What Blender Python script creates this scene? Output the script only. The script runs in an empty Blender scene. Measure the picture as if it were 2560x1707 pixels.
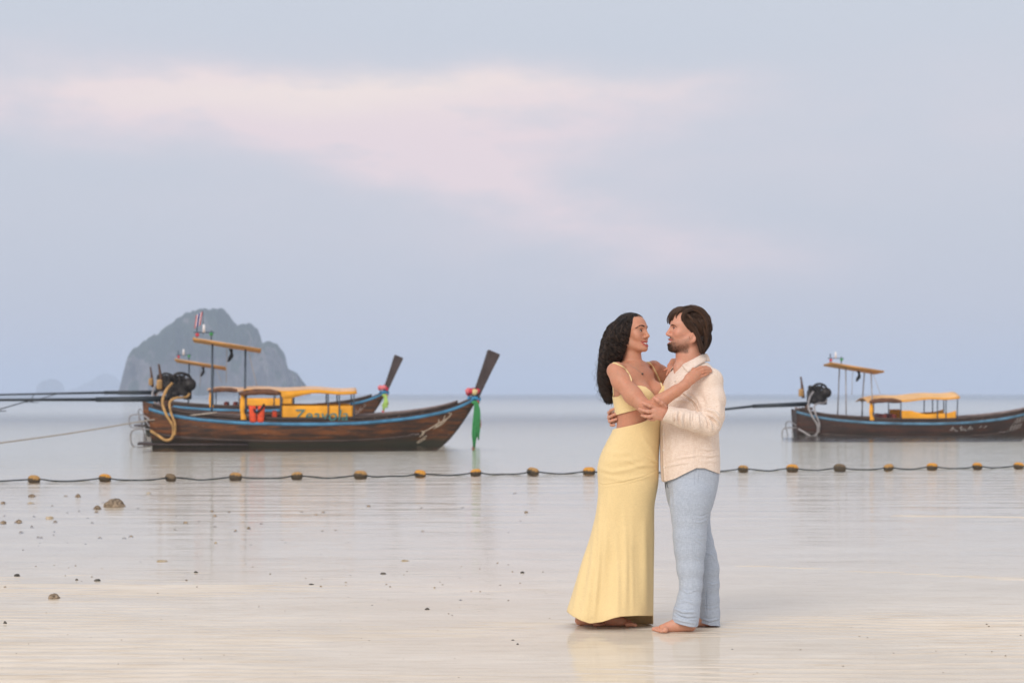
import bpy, bmesh, math, random
import numpy as np
from mathutils import Vector, Matrix
from mathutils.bvhtree import BVHTree

SC = bpy.context.scene
COL = SC.collection
random.seed(7)
RNG = np.random.default_rng(7)

# ------------------------------------------------------------------ camera
F_PX = 4978.0            # focal length in photograph pixels (70 mm on 36 mm, 2560 px wide)
EYE = 1.30
HORIZON = 983.0
FOCUS = 11.0
cam_data = bpy.data.cameras.new('camera')
cam_data.lens = 70.0
cam_data.sensor_width = 36.0
cam_data.shift_y = (HORIZON - 853.5) / 2560.0
cam_data.clip_start = 0.1
cam_data.clip_end = 30000.0
cam_data.dof.use_dof = True
cam_data.dof.focus_distance = FOCUS - 0.1
cam_data.dof.aperture_fstop = 4.6
cam = bpy.data.objects.new('camera', cam_data)
cam.location = (0.0, 0.0, EYE)
cam.rotation_euler = (math.radians(90.0), 0.0, 0.0)
COL.objects.link(cam)
SC.camera = cam

# ------------------------------------------------------------------ render + exposure
SC.render.engine = 'CYCLES'
SC.view_settings.view_transform = 'Standard'
SC.view_settings.look = 'None'
SC.view_settings.exposure = 0.35
SC.view_settings.gamma = 1.0
SC.view_settings.use_curve_mapping = False
SC.cycles.use_denoising = True
SC.cycles.max_bounces = 6
SC.cycles.transparent_max_bounces = 16
SC.cycles.volume_bounces = 1

# ------------------------------------------------------------------ node helpers
class NT:
    """thin wrapper that makes shader node trees short to write"""
    def __init__(self, tree):
        self.t = tree
        self.n = tree.nodes
        self.l = tree.links
    def node(self, typ, **kw):
        nd = self.n.new(typ)
        for k, v in kw.items():
            setattr(nd, k, v)
        return nd
    def put(self, sock, v):
        if v is None:
            return
        if isinstance(v, bpy.types.NodeSocket):
            self.l.new(v, sock)
        elif isinstance(v, (tuple, list)) and sock.type == 'RGBA' and len(v) == 3:
            sock.default_value = (*v, 1.0)
        else:
            sock.default_value = v
    def math(self, op, a, b=None, c=None, clamp=False):
        nd = self.node('ShaderNodeMath', operation=op, use_clamp=clamp)
        self.put(nd.inputs[0], a); self.put(nd.inputs[1], b); self.put(nd.inputs[2], c)
        return nd.outputs[0]
    def mix(self, f, a, b, blend='MIX'):
        nd = self.node('ShaderNodeMix', data_type='RGBA', blend_type=blend)
        self.put(nd.inputs[0], f); self.put(nd.inputs[6], a); self.put(nd.inputs[7], b)
        return nd.outputs[2]
    def mixf(self, f, a, b):
        nd = self.node('ShaderNodeMix', data_type='FLOAT')
        self.put(nd.inputs[0], f); self.put(nd.inputs[2], a); self.put(nd.inputs[3], b)
        return nd.outputs[0]
    def ss(self, v, a, b, lo=0.0, hi=1.0):
        nd = self.node('ShaderNodeMapRange', interpolation_type='SMOOTHSTEP')
        for i, x in enumerate((v, a, b, lo, hi)):
            self.put(nd.inputs[i], x)
        return nd.outputs[0]
    def noise(self, vec, scale, detail=4.0, rough=0.55, dist=0.0, out=0):
        nd = self.node('ShaderNodeTexNoise')
        self.put(nd.inputs['Vector'], vec)
        self.put(nd.inputs['Scale'], scale); self.put(nd.inputs['Detail'], detail)
        self.put(nd.inputs['Roughness'], rough); self.put(nd.inputs['Distortion'], dist)
        return nd.outputs[out]
    def mapping(self, vec, scale=(1, 1, 1), loc=(0, 0, 0), rot=(0, 0, 0)):
        nd = self.node('ShaderNodeMapping')
        self.put(nd.inputs['Vector'], vec); nd.inputs['Scale'].default_value = scale
        nd.inputs['Location'].default_value = loc; nd.inputs['Rotation'].default_value = rot
        return nd.outputs[0]
    def coord(self, which='Object'):
        return self.node('ShaderNodeTexCoord').outputs[which]
    def pos(self):
        return self.node('ShaderNodeNewGeometry').outputs['Position']
    def sep(self, v):
        nd = self.node('ShaderNodeSeparateXYZ'); self.put(nd.inputs[0], v)
        return nd.outputs
    def comb(self, x, y, z):
        nd = self.node('ShaderNodeCombineXYZ')
        self.put(nd.inputs[0], x); self.put(nd.inputs[1], y); self.put(nd.inputs[2], z)
        return nd.outputs[0]
    def bump(self, h, strength=0.3, dist=0.01, normal=None):
        nd = self.node('ShaderNodeBump')
        self.put(nd.inputs['Strength'], strength); self.put(nd.inputs['Distance'], dist)
        self.put(nd.inputs['Height'], h); self.put(nd.inputs['Normal'], normal)
        return nd.outputs[0]
    def attr(self, name):
        return self.node('ShaderNodeAttribute', attribute_name=name).outputs['Color']

# ------------------------------------------------------------------ sky
world = bpy.data.worlds.new('World')
SC.world = world
world.use_nodes = True
world.cycles.sampling_method = 'MANUAL'
world.cycles.sample_map_resolution = 512
w = NT(world.node_tree)
w.n.clear()
SUN_EL, SUN_AZ = math.radians(34.0), math.radians(205.0)     # behind the camera, a little to the left
sky = w.node('ShaderNodeTexSky', sky_type='NISHITA')
sky.sun_disc = False
sky.sun_elevation = math.radians(6.0)
sky.sun_rotation = SUN_AZ
sky.air_density = 1.0
sky.dust_density = 2.0
d = w.coord('Generated')
dx, dy, dz = w.sep(d)
az = w.math('ARCTAN2', dx, dy)
el = w.math('ARCSINE', dz)
# direction in photograph pixels (1 px = 1/4978 rad) so that the cloud bank can be laid out where it hung in the sky
wv = w.node('ShaderNodeTexNoise'); w.put(wv.inputs['Vector'], w.comb(w.math('MULTIPLY', az, 9.0), w.math('MULTIPLY', el, 26.0), 0.0))
w.put(wv.inputs['Scale'], 1.0); w.put(wv.inputs['Detail'], 5.0); w.put(wv.inputs['Roughness'], 0.55)
wx, wy, wz = w.sep(wv.outputs['Color'])
px = w.math('ADD', w.math('MULTIPLY', az, 4978.0), w.math('MULTIPLY', w.math('SUBTRACT', wx, 0.5), 420.0))
py = w.math('ADD', w.math('MULTIPLY', el, 4978.0), w.math('MULTIPLY', w.math('SUBTRACT', wy, 0.5), 150.0))
def lobe(cx, cy, hx, hy, tilt, amp):
    """soft elongated cloud; cx, cy in photograph pixels"""
    ux = w.math('SUBTRACT', px, cx - 1280.0)
    uy = w.math('SUBTRACT', py, 983.0 - cy)
    c, s = math.cos(tilt), math.sin(tilt)
    a = w.math('ADD', w.math('MULTIPLY', ux, c / hx), w.math('MULTIPLY', uy, s / hx))
    b = w.math('ADD', w.math('MULTIPLY', ux, -s / hy), w.math('MULTIPLY', uy, c / hy))
    r2 = w.math('ADD', w.math('MULTIPLY', a, a), w.math('MULTIPLY', b, b))
    return w.math('MULTIPLY', w.math('EXPONENT', w.math('MULTIPLY', r2, -1.0)), amp)
lobes = None
for args in [(150, 270, 620, 70, 0.03, 0.75), (800, 300, 640, 105, -0.10, 0.95), (1330, 290, 430, 85, 0.06, 0.80),
             (860, 228, 620, 45, 0.0, 0.45), (1180, 450, 420, 85, -0.30, 0.62), (1560, 570, 420, 75, -0.16, 0.58),
             (1700, 220, 260, 30, 0.12, 0.3), (2300, 330, 500, 180, 0.1, 0.18), (1250, 620, 900, 120, -0.12, 0.16)]:
    v = lobe(*args)
    lobes = v if lobes is None else w.math('ADD', lobes, v)
fine = w.noise(w.comb(w.math('MULTIPLY', az, 14.0), w.math('MULTIPLY', el, 40.0), 3.0), 1.0, 6.0, 0.55)
inview = w.math('MULTIPLY', lobes, w.ss(fine, 0.2, 0.8, 0.35, 1.35))
# elsewhere in the sky: the same kind of thin streaky cloud, nowhere stronger than in view
wide = w.noise(w.mapping(d, (1.6, 1.6, 5.0), (4.0, 1.0, 2.0)), 1.6, 5.0, 0.5)
away = w.math('MULTIPLY', w.ss(wide, 0.48, 0.75), w.ss(w.math('ABSOLUTE', az), 0.32, 0.6))
over = w.math('MULTIPLY', w.ss(wide, 0.5, 0.78, 0.0, 0.8), w.ss(el, 0.24, 0.4))
cloud = w.math('MULTIPLY', w.math('MINIMUM', w.math('ADD', inview, w.math('MAXIMUM', away, over)), 1.0), 1.0)
ramp = w.node('ShaderNodeValToRGB')
cr = ramp.color_ramp
cr.elements[0].position = 0.0; cr.elements[0].color = (0.455, 0.475, 0.555, 1)
cr.elements[1].position = 1.0; cr.elements[1].color = (0.62, 0.64, 0.70, 1)
for p, c in [(0.05, (0.468, 0.49, 0.572)), (0.14, (0.492, 0.515, 0.592)), (0.28, (0.508, 0.54, 0.615)), (0.55, (0.57, 0.60, 0.66))]:
    e = cr.elements.new(p); e.color = (*c, 1)
w.put(ramp.inputs[0], w.math('MULTIPLY', el, 1.6, clamp=True))
crest = w.math('MINIMUM', lobe(860, 232, 760, 60, 0.0, 0.9), 1.0)
veil = w.mix(cloud, ramp.outputs[0], w.mix(crest, (0.725, 0.605, 0.64), (0.80, 0.685, 0.65)))
bg_sky = w.node('ShaderNodeBackground'); w.put(bg_sky.inputs[0], sky.outputs[0]); bg_sky.inputs[1].default_value = 0.06
bg_veil = w.node('ShaderNodeBackground'); w.put(bg_veil.inputs[0], veil); bg_veil.inputs[1].default_value = 1.0
mixs = w.node('ShaderNodeMixShader'); mixs.inputs[0].default_value = 0.88
w.l.new(bg_sky.outputs[0], mixs.inputs[1]); w.l.new(bg_veil.outputs[0], mixs.inputs[2])
wo = w.node('ShaderNodeOutputWorld'); w.l.new(mixs.outputs[0], wo.inputs[0])

# ------------------------------------------------------------------ the low sun behind the camera, softened by haze
sun_data = bpy.data.lights.new('sun', 'SUN')
sun_data.energy = 1.5
sun_data.angle = math.radians(30.0)
sun_data.color = (1.0, 0.93, 0.86)
sun = bpy.data.objects.new('sun', sun_data)
sdir = Vector((math.sin(SUN_AZ) * math.cos(SUN_EL), math.cos(SUN_AZ) * math.cos(SUN_EL), math.sin(SUN_EL)))
sun.rotation_euler = sdir.to_track_quat('Z', 'Y').to_euler()
sun.location = sdir * 50.0
COL.objects.link(sun)

# ------------------------------------------------------------------ object helpers
def at(px, py, dist):
    """the point that the photograph's pixel shows at that distance from the camera plane"""
    return Vector(((px - 1280.0) * dist / F_PX, dist, EYE - (py - HORIZON) * dist / F_PX))
def tag(o, label=None, cat=None, group=None, kind=None):
    if label: o['label'] = label
    if cat: o['category'] = cat
    if group: o['group'] = group
    if kind: o['kind'] = kind
    return o
def empty(name, loc=(0, 0, 0), rz=0.0):
    o = bpy.data.objects.new(name, None)
    o.location = loc; o.rotation_euler = (0, 0, rz); o.empty_display_size = 0.2
    COL.objects.link(o)
    return o
def mesh_obj(name, verts, faces, mat, parent=None, smooth=True, cols=None):
    me = bpy.data.meshes.new(name)
    verts = np.asarray(verts, dtype=np.float32).reshape(-1, 3)
    if isinstance(faces, np.ndarray):
        nf, k = faces.shape
        me.vertices.add(len(verts)); me.vertices.foreach_set('co', verts.ravel())
        me.loops.add(nf * k); me.loops.foreach_set('vertex_index', faces.astype(np.int32).ravel())
        me.polygons.add(nf)
        me.polygons.foreach_set('loop_start', np.arange(0, nf * k, k, dtype=np.int32))
        me.update(calc_edges=True)
    else:
        me.from_pydata([tuple(map(float, v)) for v in verts], [], [tuple(int(i) for i in f) for f in faces])
        me.update()
    me.validate()
    if smooth:
        me.polygons.foreach_set('use_smooth', np.ones(len(me.polygons), dtype=bool))
    if cols is not None:
        a = me.attributes.new('Col', 'FLOAT_COLOR', 'POINT')
        c = np.ones((len(verts), 4), dtype=np.float32); c[:, :3] = cols
        a.data.foreach_set('color', c.ravel())
    me.materials.append(mat)
    o = bpy.data.objects.new(name, me)
    COL.objects.link(o)
    if parent is not None:
        o.parent = parent
    return o

class MB:
    """collects boxes, tubes, lofts of one part and links them as one mesh"""
    def __init__(self):
        self.v = []; self.f = []
    def add(self, verts, faces):
        b = len(self.v)
        self.v += [tuple(v) for v in verts]
        self.f += [tuple(i + b for i in f) for f in faces]
        return self
    def box(self, c, s, rot=None):
        c = Vector(c); hx, hy, hz = s[0] / 2, s[1] / 2, s[2] / 2
        m = rot if rot is not None else Matrix.Identity(3)
        vs = [c + m @ Vector((x * hx, y * hy, z * hz)) for z in (-1, 1) for y in (-1, 1) for x in (-1, 1)]
        return self.add(vs, [(0, 2, 3, 1), (4, 5, 7, 6), (0, 1, 5, 4), (2, 6, 7, 3), (0, 4, 6, 2), (1, 3, 7, 5)])
    def tube(self, pts, r, n=6, cap=True):
        pts = [Vector(p) for p in pts]
        rs = r if isinstance(r, (list, tuple)) else [r] * len(pts)
        up = Vector((0.3, 0.2, 0.9)).normalized()
        rings = []
        for i, p in enumerate(pts):
            t = (pts[min(i + 1, len(pts) - 1)] - pts[max(i - 1, 0)])
            if t.length < 1e-9: t = Vector((0, 0, 1))
            t.normalize()
            a = up - t * up.dot(t)
            if a.length < 0.05: a = Vector((1, 0, 0)) - t * t.x
            a.normalize(); up = a
            b = t.cross(a)
            rings.append([p + (a * math.cos(2 * math.pi * k / n) + b * math.sin(2 * math.pi * k / n)) * rs[i] for k in range(n)])
        vs = [v for ring in rings for v in ring]
        fs = []
        for i in range(len(rings) - 1):
            for k in range(n):
                fs.append((i * n + k, i * n + (k + 1) % n, (i + 1) * n + (k + 1) % n, (i + 1) * n + k))
        if cap:
            fs.append(tuple(reversed(range(n)))); fs.append(tuple((len(rings) - 1) * n + k for k in range(n)))
        return self.add(vs, fs)
    def loft(self, rings, closed=True, cap0=False, cap1=False):
        n = len(rings[0]); vs = [v for r in rings for v in r]; fs = []
        for i in range(len(rings) - 1):
            for k in range(n if closed else n - 1):
                fs.append((i * n + k, i * n + (k + 1) % n, (i + 1) * n + (k + 1) % n, (i + 1) * n + k))
        if cap0: fs.append(tuple(reversed(range(n))))
        if cap1: fs.append(tuple((len(rings) - 1) * n + k for k in range(n)))
        return self.add(vs, fs)
    def ball(self, c, r, n=12, m=8):
        c = Vector(c); r = r if isinstance(r, (tuple, list)) else (r, r, r)
        rings = []
        for i in range(m + 1):
            ph = math.pi * (i + 0.02) / (m + 0.04) - math.pi / 2
            rings.append([c + Vector((r[0] * math.cos(ph) * math.cos(2 * math.pi * k / n), r[1] * math.cos(ph) * math.sin(2 * math.pi * k / n), r[2] * math.sin(ph))) for k in range(n)])
        return self.loft(rings, cap0=True, cap1=True)
    def build(self, name, mat, parent=None, smooth=True, bevel=0.0, solid=0.0):
        o = mesh_obj(name, self.v, self.f, mat, parent, smooth)
        if solid:
            md = o.modifiers.new('solid', 'SOLIDIFY'); md.thickness = solid; md.offset = 0.0
        if bevel:
            md = o.modifiers.new('bevel', 'BEVEL'); md.width = bevel; md.segments = 2; md.limit_method = 'ANGLE'
            md.harden_normals = False
        return o
def smooth_pts(pts, n=40):
    """Catmull-Rom through the points"""
    P_ = [np.array(p, float) for p in pts]
    P_ = [2 * P_[0] - P_[1]] + P_ + [2 * P_[-1] - P_[-2]]
    out = []
    segs = len(P_) - 3
    for i in range(n):
        t = i / (n - 1) * segs; k = min(int(t), segs - 1); u = t - k
        p0, p1, p2, p3 = P_[k:k + 4]
        out.append(0.5 * ((2 * p1) + (-p0 + p2) * u + (2 * p0 - 5 * p1 + 4 * p2 - p3) * u * u + (-p0 + 3 * p1 - 3 * p2 + p3) * u ** 3))
    return out

def material(name, base=(0.5, 0.5, 0.5), rough=0.6, metal=0.0, spec=0.4, vary=0.0, vscale=8.0, bump=0.0, bscale=40.0, sss=0.0, sheen=0.0, vstretch=(1, 1, 1)):
    m = bpy.data.materials.new(name); m.use_nodes = True
    n = NT(m.node_tree); b = n.n['Principled BSDF']
    co = n.mapping(n.coord('Object'), vstretch)
    if vary:
        f = n.noise(co, vscale, 5.0, 0.6)
        lo = tuple(max(0.0, c * (1 - vary)) for c in base); hi = tuple(min(1.0, c * (1 + vary)) for c in base)
        n.put(b.inputs['Base Color'], n.mix(n.ss(f, 0.3, 0.7), lo, hi))
        n.put(b.inputs['Roughness'], n.ss(f, 0.2, 0.8, max(0.0, rough - 0.1), min(1.0, rough + 0.1)))
    else:
        b.inputs['Base Color'].default_value = (*base, 1); b.inputs['Roughness'].default_value = rough
    b.inputs['Metallic'].default_value = metal
    b.inputs['Specular IOR Level'].default_value = spec
    if sss:
        b.inputs['Subsurface Weight'].default_value = sss
        b.inputs['Subsurface Radius'].default_value = (1.0, 0.35, 0.2); b.inputs['Subsurface Scale'].default_value = 0.012
    if sheen:
        b.inputs['Sheen Weight'].default_value = sheen
    if bump:
        n.put(b.inputs['Normal'], n.bump(n.noise(co, bscale, 4.0, 0.6), 0.6, bump))
    return m
# ================================================================== the setting
# ---- sand flat: one sheet, rippled close to the camera, sloping away under the sea
def sand_rows():
    ys = list(np.arange(-60, 6, 6.0)) + list(np.arange(6.0, 8.6, 0.2))
    y = 8.6
    while y < 14.0: ys.append(y); y += 0.016
    while y < 60.0: ys.append(y); y += 0.0016 * y
    while y < 14000.0: ys.append(y); y *= 1.12
    return np.array(ys)
def sand_cols():
    xs = [0.0]; x = 0.0
    while x < 3.6: x += 0.04; xs.append(x)
    while x < 12.0: x += 0.03 * x; xs.append(x)
    while x < 9000.0: x *= 1.35; xs.append(x)
    xs = np.array(xs)
    return np.concatenate([-xs[:0:-1], xs])
def vnoise(x, y, seed=0):
    """smooth value noise on arrays"""
    xi = np.floor(x).astype(np.int64); yi = np.floor(y).astype(np.int64)
    fx = x - xi; fy = y - yi
    fx = fx * fx * (3 - 2 * fx); fy = fy * fy * (3 - 2 * fy)
    def h(a, b):
        n = (a * 374761393 + b * 668265263 + seed * 1442695041) & 0x7fffffff
        n = ((n ^ (n >> 13)) * 1274126177) & 0x7fffffff
        return (n & 0xffff) / 65535.0
    return (h(xi, yi) * (1 - fx) + h(xi + 1, yi) * fx) * (1 - fy) + (h(xi, yi + 1) * (1 - fx) + h(xi + 1, yi + 1) * fx) * fy
def fbm(x, y, o=4, seed=0):
    s = 0.0; a = 0.5
    for i in range(o):
        s = s + a * vnoise(x, y, seed + i); x = x * 2.03 + 5.1; y = y * 2.03 + 1.7; a *= 0.5
    return s / (1 - 0.5 ** o)
def sand_height(X, Y):
    big = (fbm(X * 0.16 + 3.0, Y * 0.22 + 8.0, 3, 11) - 0.5) * 0.045
    mid = (fbm(X * 0.5, Y * 0.9, 3, 21) - 0.5) * 0.012
    wob = fbm(X * 0.8 + 2.0, Y * 1.1, 4, 31)
    phase = (Y + 0.07 * X) * 2 * math.pi / 0.155 + wob * 17.0
    amp = 0.0050 * np.clip((fbm(X * 0.35, Y * 0.5, 2, 41) - 0.25) * 2.4, 0.12, 1.2)
    amp = amp * np.interp(Y, [9.0, 10.5, 13.0, 16.0], [1.0, 0.8, 0.3, 0.15])
    rip = amp * (np.sin(phase) + 0.35 * np.sin(phase * 2.07 + 1.0 + wob * 4))
    rip = rip + 0.0060 * (fbm(X * 2.2, Y * 20.0, 3, 51) - 0.5)
    near = np.clip((Y - 5.0) / 4.0, 0, 1) * np.clip((24.0 - Y) / 8.0, 0, 1)
    # low tide: dry-ish toward the camera, a film of water further out, then the sea bed falls away
    slope = np.interp(Y, [-60, 0, 8, 10.5, 13.0, 17.0, 24.0, 34.0, 60.0, 200.0, 14000.0],
                      [1.4, 0.12, 0.001, -0.0022, -0.0045, -0.008, -0.016, -0.035, -0.20, -1.0, -6.0])
    ridge = 0.013 * (0.4 + fbm(X * 0.7, Y * 1.5, 2, 72)) * np.exp(-((Y - (22.6 - 0.33 * X)) / 0.5) ** 2) * np.clip((X - 3.0) / 1.2, 0, 1)
    ridge = ridge + 0.007 * (0.3 + fbm(X * 0.9, Y * 2.0, 2, 71)) * np.exp(-((Y - (14.9 - 0.62 * (X - 2.0))) / 0.18) ** 2) * np.clip((X - 1.2) / 0.6, 0, 1)
    left = 0.004 * np.clip((-X - 0.5) / 2.5, 0, 1) * np.clip((13.2 - Y) / 2.0, 0, 1)
    far = np.clip((80.0 - Y) / 40.0, 0, 1)
    return slope + big * far * (0.35 + 0.65 * np.clip((Y - 10) / 15, 0, 1)) + mid * far + rip * near + ridge + left
ys = sand_rows(); xs = sand_cols()
XX, YY = np.meshgrid(xs, ys)
ZZ = sand_height(XX, YY)
ny_, nx_ = XX.shape
idx = np.arange(ny_ * nx_).reshape(ny_, nx_)
quads = np.stack([idx[:-1, :-1].ravel(), idx[:-1, 1:].ravel(), idx[1:, 1:].ravel(), idx[1:, :-1].ravel()], 1)
m = bpy.data.materials.new('wet_sand'); m.use_nodes = True
n = NT(m.node_tree); b = n.n['Principled BSDF']
p_ = n.pos()
g1 = n.noise(n.mapping(p_, (0.8, 1.6, 1.0)), 1.0, 5.0, 0.6)
g2 = n.noise(p_, 260.0, 2.0, 0.6)
g3 = n.noise(n.mapping(p_, (2.5, 9.0, 1.0)), 1.0, 4.0, 0.6)
c = n.mix(n.ss(g1, 0.3, 0.7), (0.72, 0.625, 0.505), (0.80, 0.715, 0.605))
c = n.mix(n.ss(g3, 0.52, 0.75, 0.0, 0.35), c, (0.58, 0.475, 0.36))
g4 = n.noise(n.mapping(p_, (2.6, 30.0, 1.0), (0, 0, 2.0), (0, 0, 0.05)), 1.0, 4.0, 0.65)
c = n.mix(n.ss(g4, 0.48, 0.70, 0.0, 0.5), c, (0.54, 0.42, 0.29))
c = n.mix(n.ss(g2, 0.62, 0.75, 0.0, 0.5), c, (0.42, 0.33, 0.24))
n.put(b.inputs['Base Color'], c)
n.put(b.inputs['Roughness'], n.ss(g1, 0.2, 0.8, 0.5, 0.7))
b.inputs['Specular IOR Level'].default_value = 0.18
n.put(b.inputs['Normal'], n.bump(n.noise(p_, 120.0, 4.0, 0.65), 0.35, 0.004))
sand = mesh_obj('beach', np.stack([XX, YY, ZZ], -1), quads, m)
tag(sand, 'pale wet rippled sand flat at low tide', kind='structure')

# ---- the sea: a flat sheet over the sand, mirror calm near the shore and ruffled farther out
m = bpy.data.materials.new('sea_water'); m.use_nodes = True
n = NT(m.node_tree); n.n.clear()
p_ = n.pos(); X_, Y_, Z_ = n.sep(p_)
r1 = n.noise(n.mapping(p_, (1.6, 9.0, 1.0)), 1.0, 4.0, 0.55)             # fine film ripples
r2 = n.noise(n.mapping(p_, (0.35, 1.5, 1.0)), 1.0, 4.0, 0.6)             # wavelets
r3 = n.noise(n.mapping(p_, (0.05, 0.25, 1.0)), 1.0, 5.0, 0.65)           # open water
zone = n.noise(n.mapping(p_, (0.07, 0.16, 1.0), (3.0, 5.0, 0.0)), 1.0, 3.0, 0.6)
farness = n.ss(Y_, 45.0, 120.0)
midness = n.ss(Y_, 24.0, 42.0)
h = n.math('MULTIPLY', r1, n.ss(zone, 0.35, 0.65, 0.0008, 0.0042))
h = n.math('ADD', h, n.math('MULTIPLY', r2, n.mixf(n.ss(Y_, 15.0, 30.0), 0.007, 0.040)))
h = n.math('ADD', h, n.math('MULTIPLY', r3, n.mixf(farness, 0.0, 0.40)))
nb = n.bump(h, 1.0, 1.0)
dt_ = n.node('ShaderNodeVectorMath', operation='DOT_PRODUCT'); n.put(dt_.inputs[0], nb); n.put(dt_.inputs[1], n.node('ShaderNodeNewGeometry').outputs['Incoming'])
fres = n.math('ADD', n.math('MULTIPLY', n.math('POWER', n.math('SUBTRACT', 1.0, n.math('ABSOLUTE', dt_.outputs['Value'])), 5.0), 0.98), 0.02, clamp=True)     # same seen from above and from below
gl = n.node('ShaderNodeBsdfGlossy', distribution='MULTI_GGX'); gl.inputs['Color'].default_value = (0.97, 0.97, 0.97, 1)
n.put(gl.inputs['Roughness'], n.mixf(n.ss(Y_, 10.0, 16.0), 0.09, 0.07)); n.put(gl.inputs['Normal'], nb)
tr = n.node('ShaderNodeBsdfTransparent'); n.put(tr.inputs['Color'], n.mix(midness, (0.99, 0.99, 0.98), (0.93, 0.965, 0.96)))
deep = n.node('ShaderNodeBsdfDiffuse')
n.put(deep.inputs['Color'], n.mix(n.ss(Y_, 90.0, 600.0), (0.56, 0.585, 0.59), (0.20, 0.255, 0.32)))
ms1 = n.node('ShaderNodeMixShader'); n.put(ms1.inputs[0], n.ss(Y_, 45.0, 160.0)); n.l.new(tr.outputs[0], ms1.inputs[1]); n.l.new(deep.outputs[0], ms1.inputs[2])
ms2 = n.node('ShaderNodeMixShader'); n.put(ms2.inputs[0], n.math('MULTIPLY', fres, n.mixf(n.ss(Y_, 9.5, 17.0), 0.40, 0.74))); n.l.new(ms1.outputs[0], ms2.inputs[1]); n.l.new(gl.outputs[0], ms2.inputs[2])
out = n.node('ShaderNodeOutputMaterial'); n.l.new(ms2.outputs[0], out.inputs[0])
wy_ = [-60.0, 0.0, 8.0, 20.0, 40.0, 80.0, 200.0, 600.0, 2000.0, 6000.0, 13900.0]
wx_ = [-8900.0, -2000.0, -400.0, -80.0, -20.0, 0.0, 20.0, 80.0, 400.0, 2000.0, 8900.0]
wv_ = [(x, y, 0.0) for y in wy_ for x in wx_]; k = len(wx_)
wf_ = [(j * k + i, j * k + i + 1, (j + 1) * k + i + 1, (j + 1) * k + i) for j in range(len(wy_) - 1) for i in range(k - 1)]
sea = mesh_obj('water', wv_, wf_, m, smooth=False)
tag(sea, 'calm shallow sea water with thin film over sand', kind='structure')

# ---- far islands
def rock_island(name, prof, dist, depth, seed, mat, base=983.0):
    """prof: skyline in photograph pixels (x, y); a solid massif with its own depth"""
    rng = np.random.default_rng(seed)
    pxs = np.array([p[0] for p in prof], float); pys = np.array([p[1] for p in prof], float)
    nu, nv = 150, 46
    us = np.linspace(pxs[0], pxs[-1], nu)
    H = np.maximum((base - np.interp(us, pxs, pys)) * dist / F_PX + EYE * 0, 0.0)
    Xs = (us - 1280.0) * dist / F_PX
    H = np.maximum(H + (fbm(us * 0.13, us * 0, 4, seed + 3) - 0.5) * 0.045 * H.max() * np.clip(H / H.max() * 3, 0, 1), 0)
    vs = np.linspace(0, 1, nv)
    V = []
    hmax = H.max()
    for i in range(nu):
        edge = math.sin(math.pi * min(max((i + 0.5) / nu, 0.02), 0.98)) ** 0.5
        for j in range(nv):
            a = math.pi * vs[j]                       # 0 = front waterline, pi = back waterline
            sx = math.copysign(abs(math.sin(a)) ** 0.62, math.sin(a))
            cy = -math.copysign(abs(math.cos(a)) ** 0.8, math.cos(a))
            V.append((Xs[i], dist + cy * depth * edge * (0.35 + 0.65 * H[i] / hmax), H[i] * sx))
    V = np.array(V)
    nz = fbm(V[:, 0] * 0.05 + V[:, 1] * 0.02, V[:, 2] * 0.035 + V[:, 1] * 0.03, 5, seed) - 0.5
    gul = np.abs(fbm(V[:, 0] * 0.11 + V[:, 1] * 0.05, V[:, 2] * 0.02, 4, seed + 9) - 0.5)
    front = np.clip(-np.cos(np.tile(vs, nu) * math.pi) * -1, 0, 1)
    sc = depth / 45.0
    V[:, 1] += -(nz * 34 - gul * 44) * sc * front
    V[:, 2] = np.maximum(V[:, 2] + nz * 0.05 * V[:, 2], 0.0)
    V[:, 2] -= 0.5
    ids = np.arange(nu * nv).reshape(nu, nv)
    q = np.stack([ids[:-1, :-1].ravel(), ids[1:, :-1].ravel(), ids[1:, 1:].ravel(), ids[:-1, 1:].ravel()], 1)
    o = mesh_obj(name, V, q, mat)
    return o
m = bpy.data.materials.new('karst_rock'); m.use_nodes = True
n = NT(m.node_tree); b = n.n['Principled BSDF']
p_ = n.pos()
f1 = n.noise(n.mapping(p_, (0.035, 0.035, 0.035)), 1.0, 6.0, 0.65)
f2 = n.noise(n.mapping(p_, (0.012, 0.012, 0.03), (5, 2, 1)), 1.0, 4.0, 0.6)
nzc = n.sep(n.node('ShaderNodeNewGeometry').outputs['Normal'])[2]
green = n.mix(n.ss(f1, 0.35, 0.7), (0.015, 0.028, 0.015), (0.045, 0.062, 0.03))
rock = n.mix(n.ss(f1, 0.3, 0.7), (0.05, 0.05, 0.05), (0.22, 0.195, 0.185))
cover = n.math('ADD', n.ss(nzc, 0.0, 0.55, 0.15, 0.75), n.ss(f2, 0.4, 0.65, 0.0, 0.7))
n.put(b.inputs['Base Color'], n.mix(n.ss(cover, 0.35, 0.75), rock, green))
b.inputs['Roughness'].default_value = 0.95; b.inputs['Specular IOR Level'].default_value = 0.1
S2 = 1.0884
isl = [(272, 897), (276, 880), (282, 858), (290, 830), (298, 808), (305, 798), (330, 780), (370, 757), (395, 738), (420, 720), (440, 712), (460, 707), (482, 706),
       (497, 702), (512, 704), (522, 716), (532, 730), (543, 741), (560, 737), (575, 738), (588, 746), (594, 765), (597, 782), (610, 779), (630, 782),
       (645, 796), (654, 812), (658, 836), (668, 846), (682, 852), (692, 866), (702, 878), (712, 897)]
isl = [(a * S2, b_ * S2) for a, b_ in isl]
o = rock_island('island', isl, 1500.0, 45.0, 5, m)
tag(o, 'steep hazy blue-grey limestone island with stepped ridge behind the moored boats', 'island', kind='structure')
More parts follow.
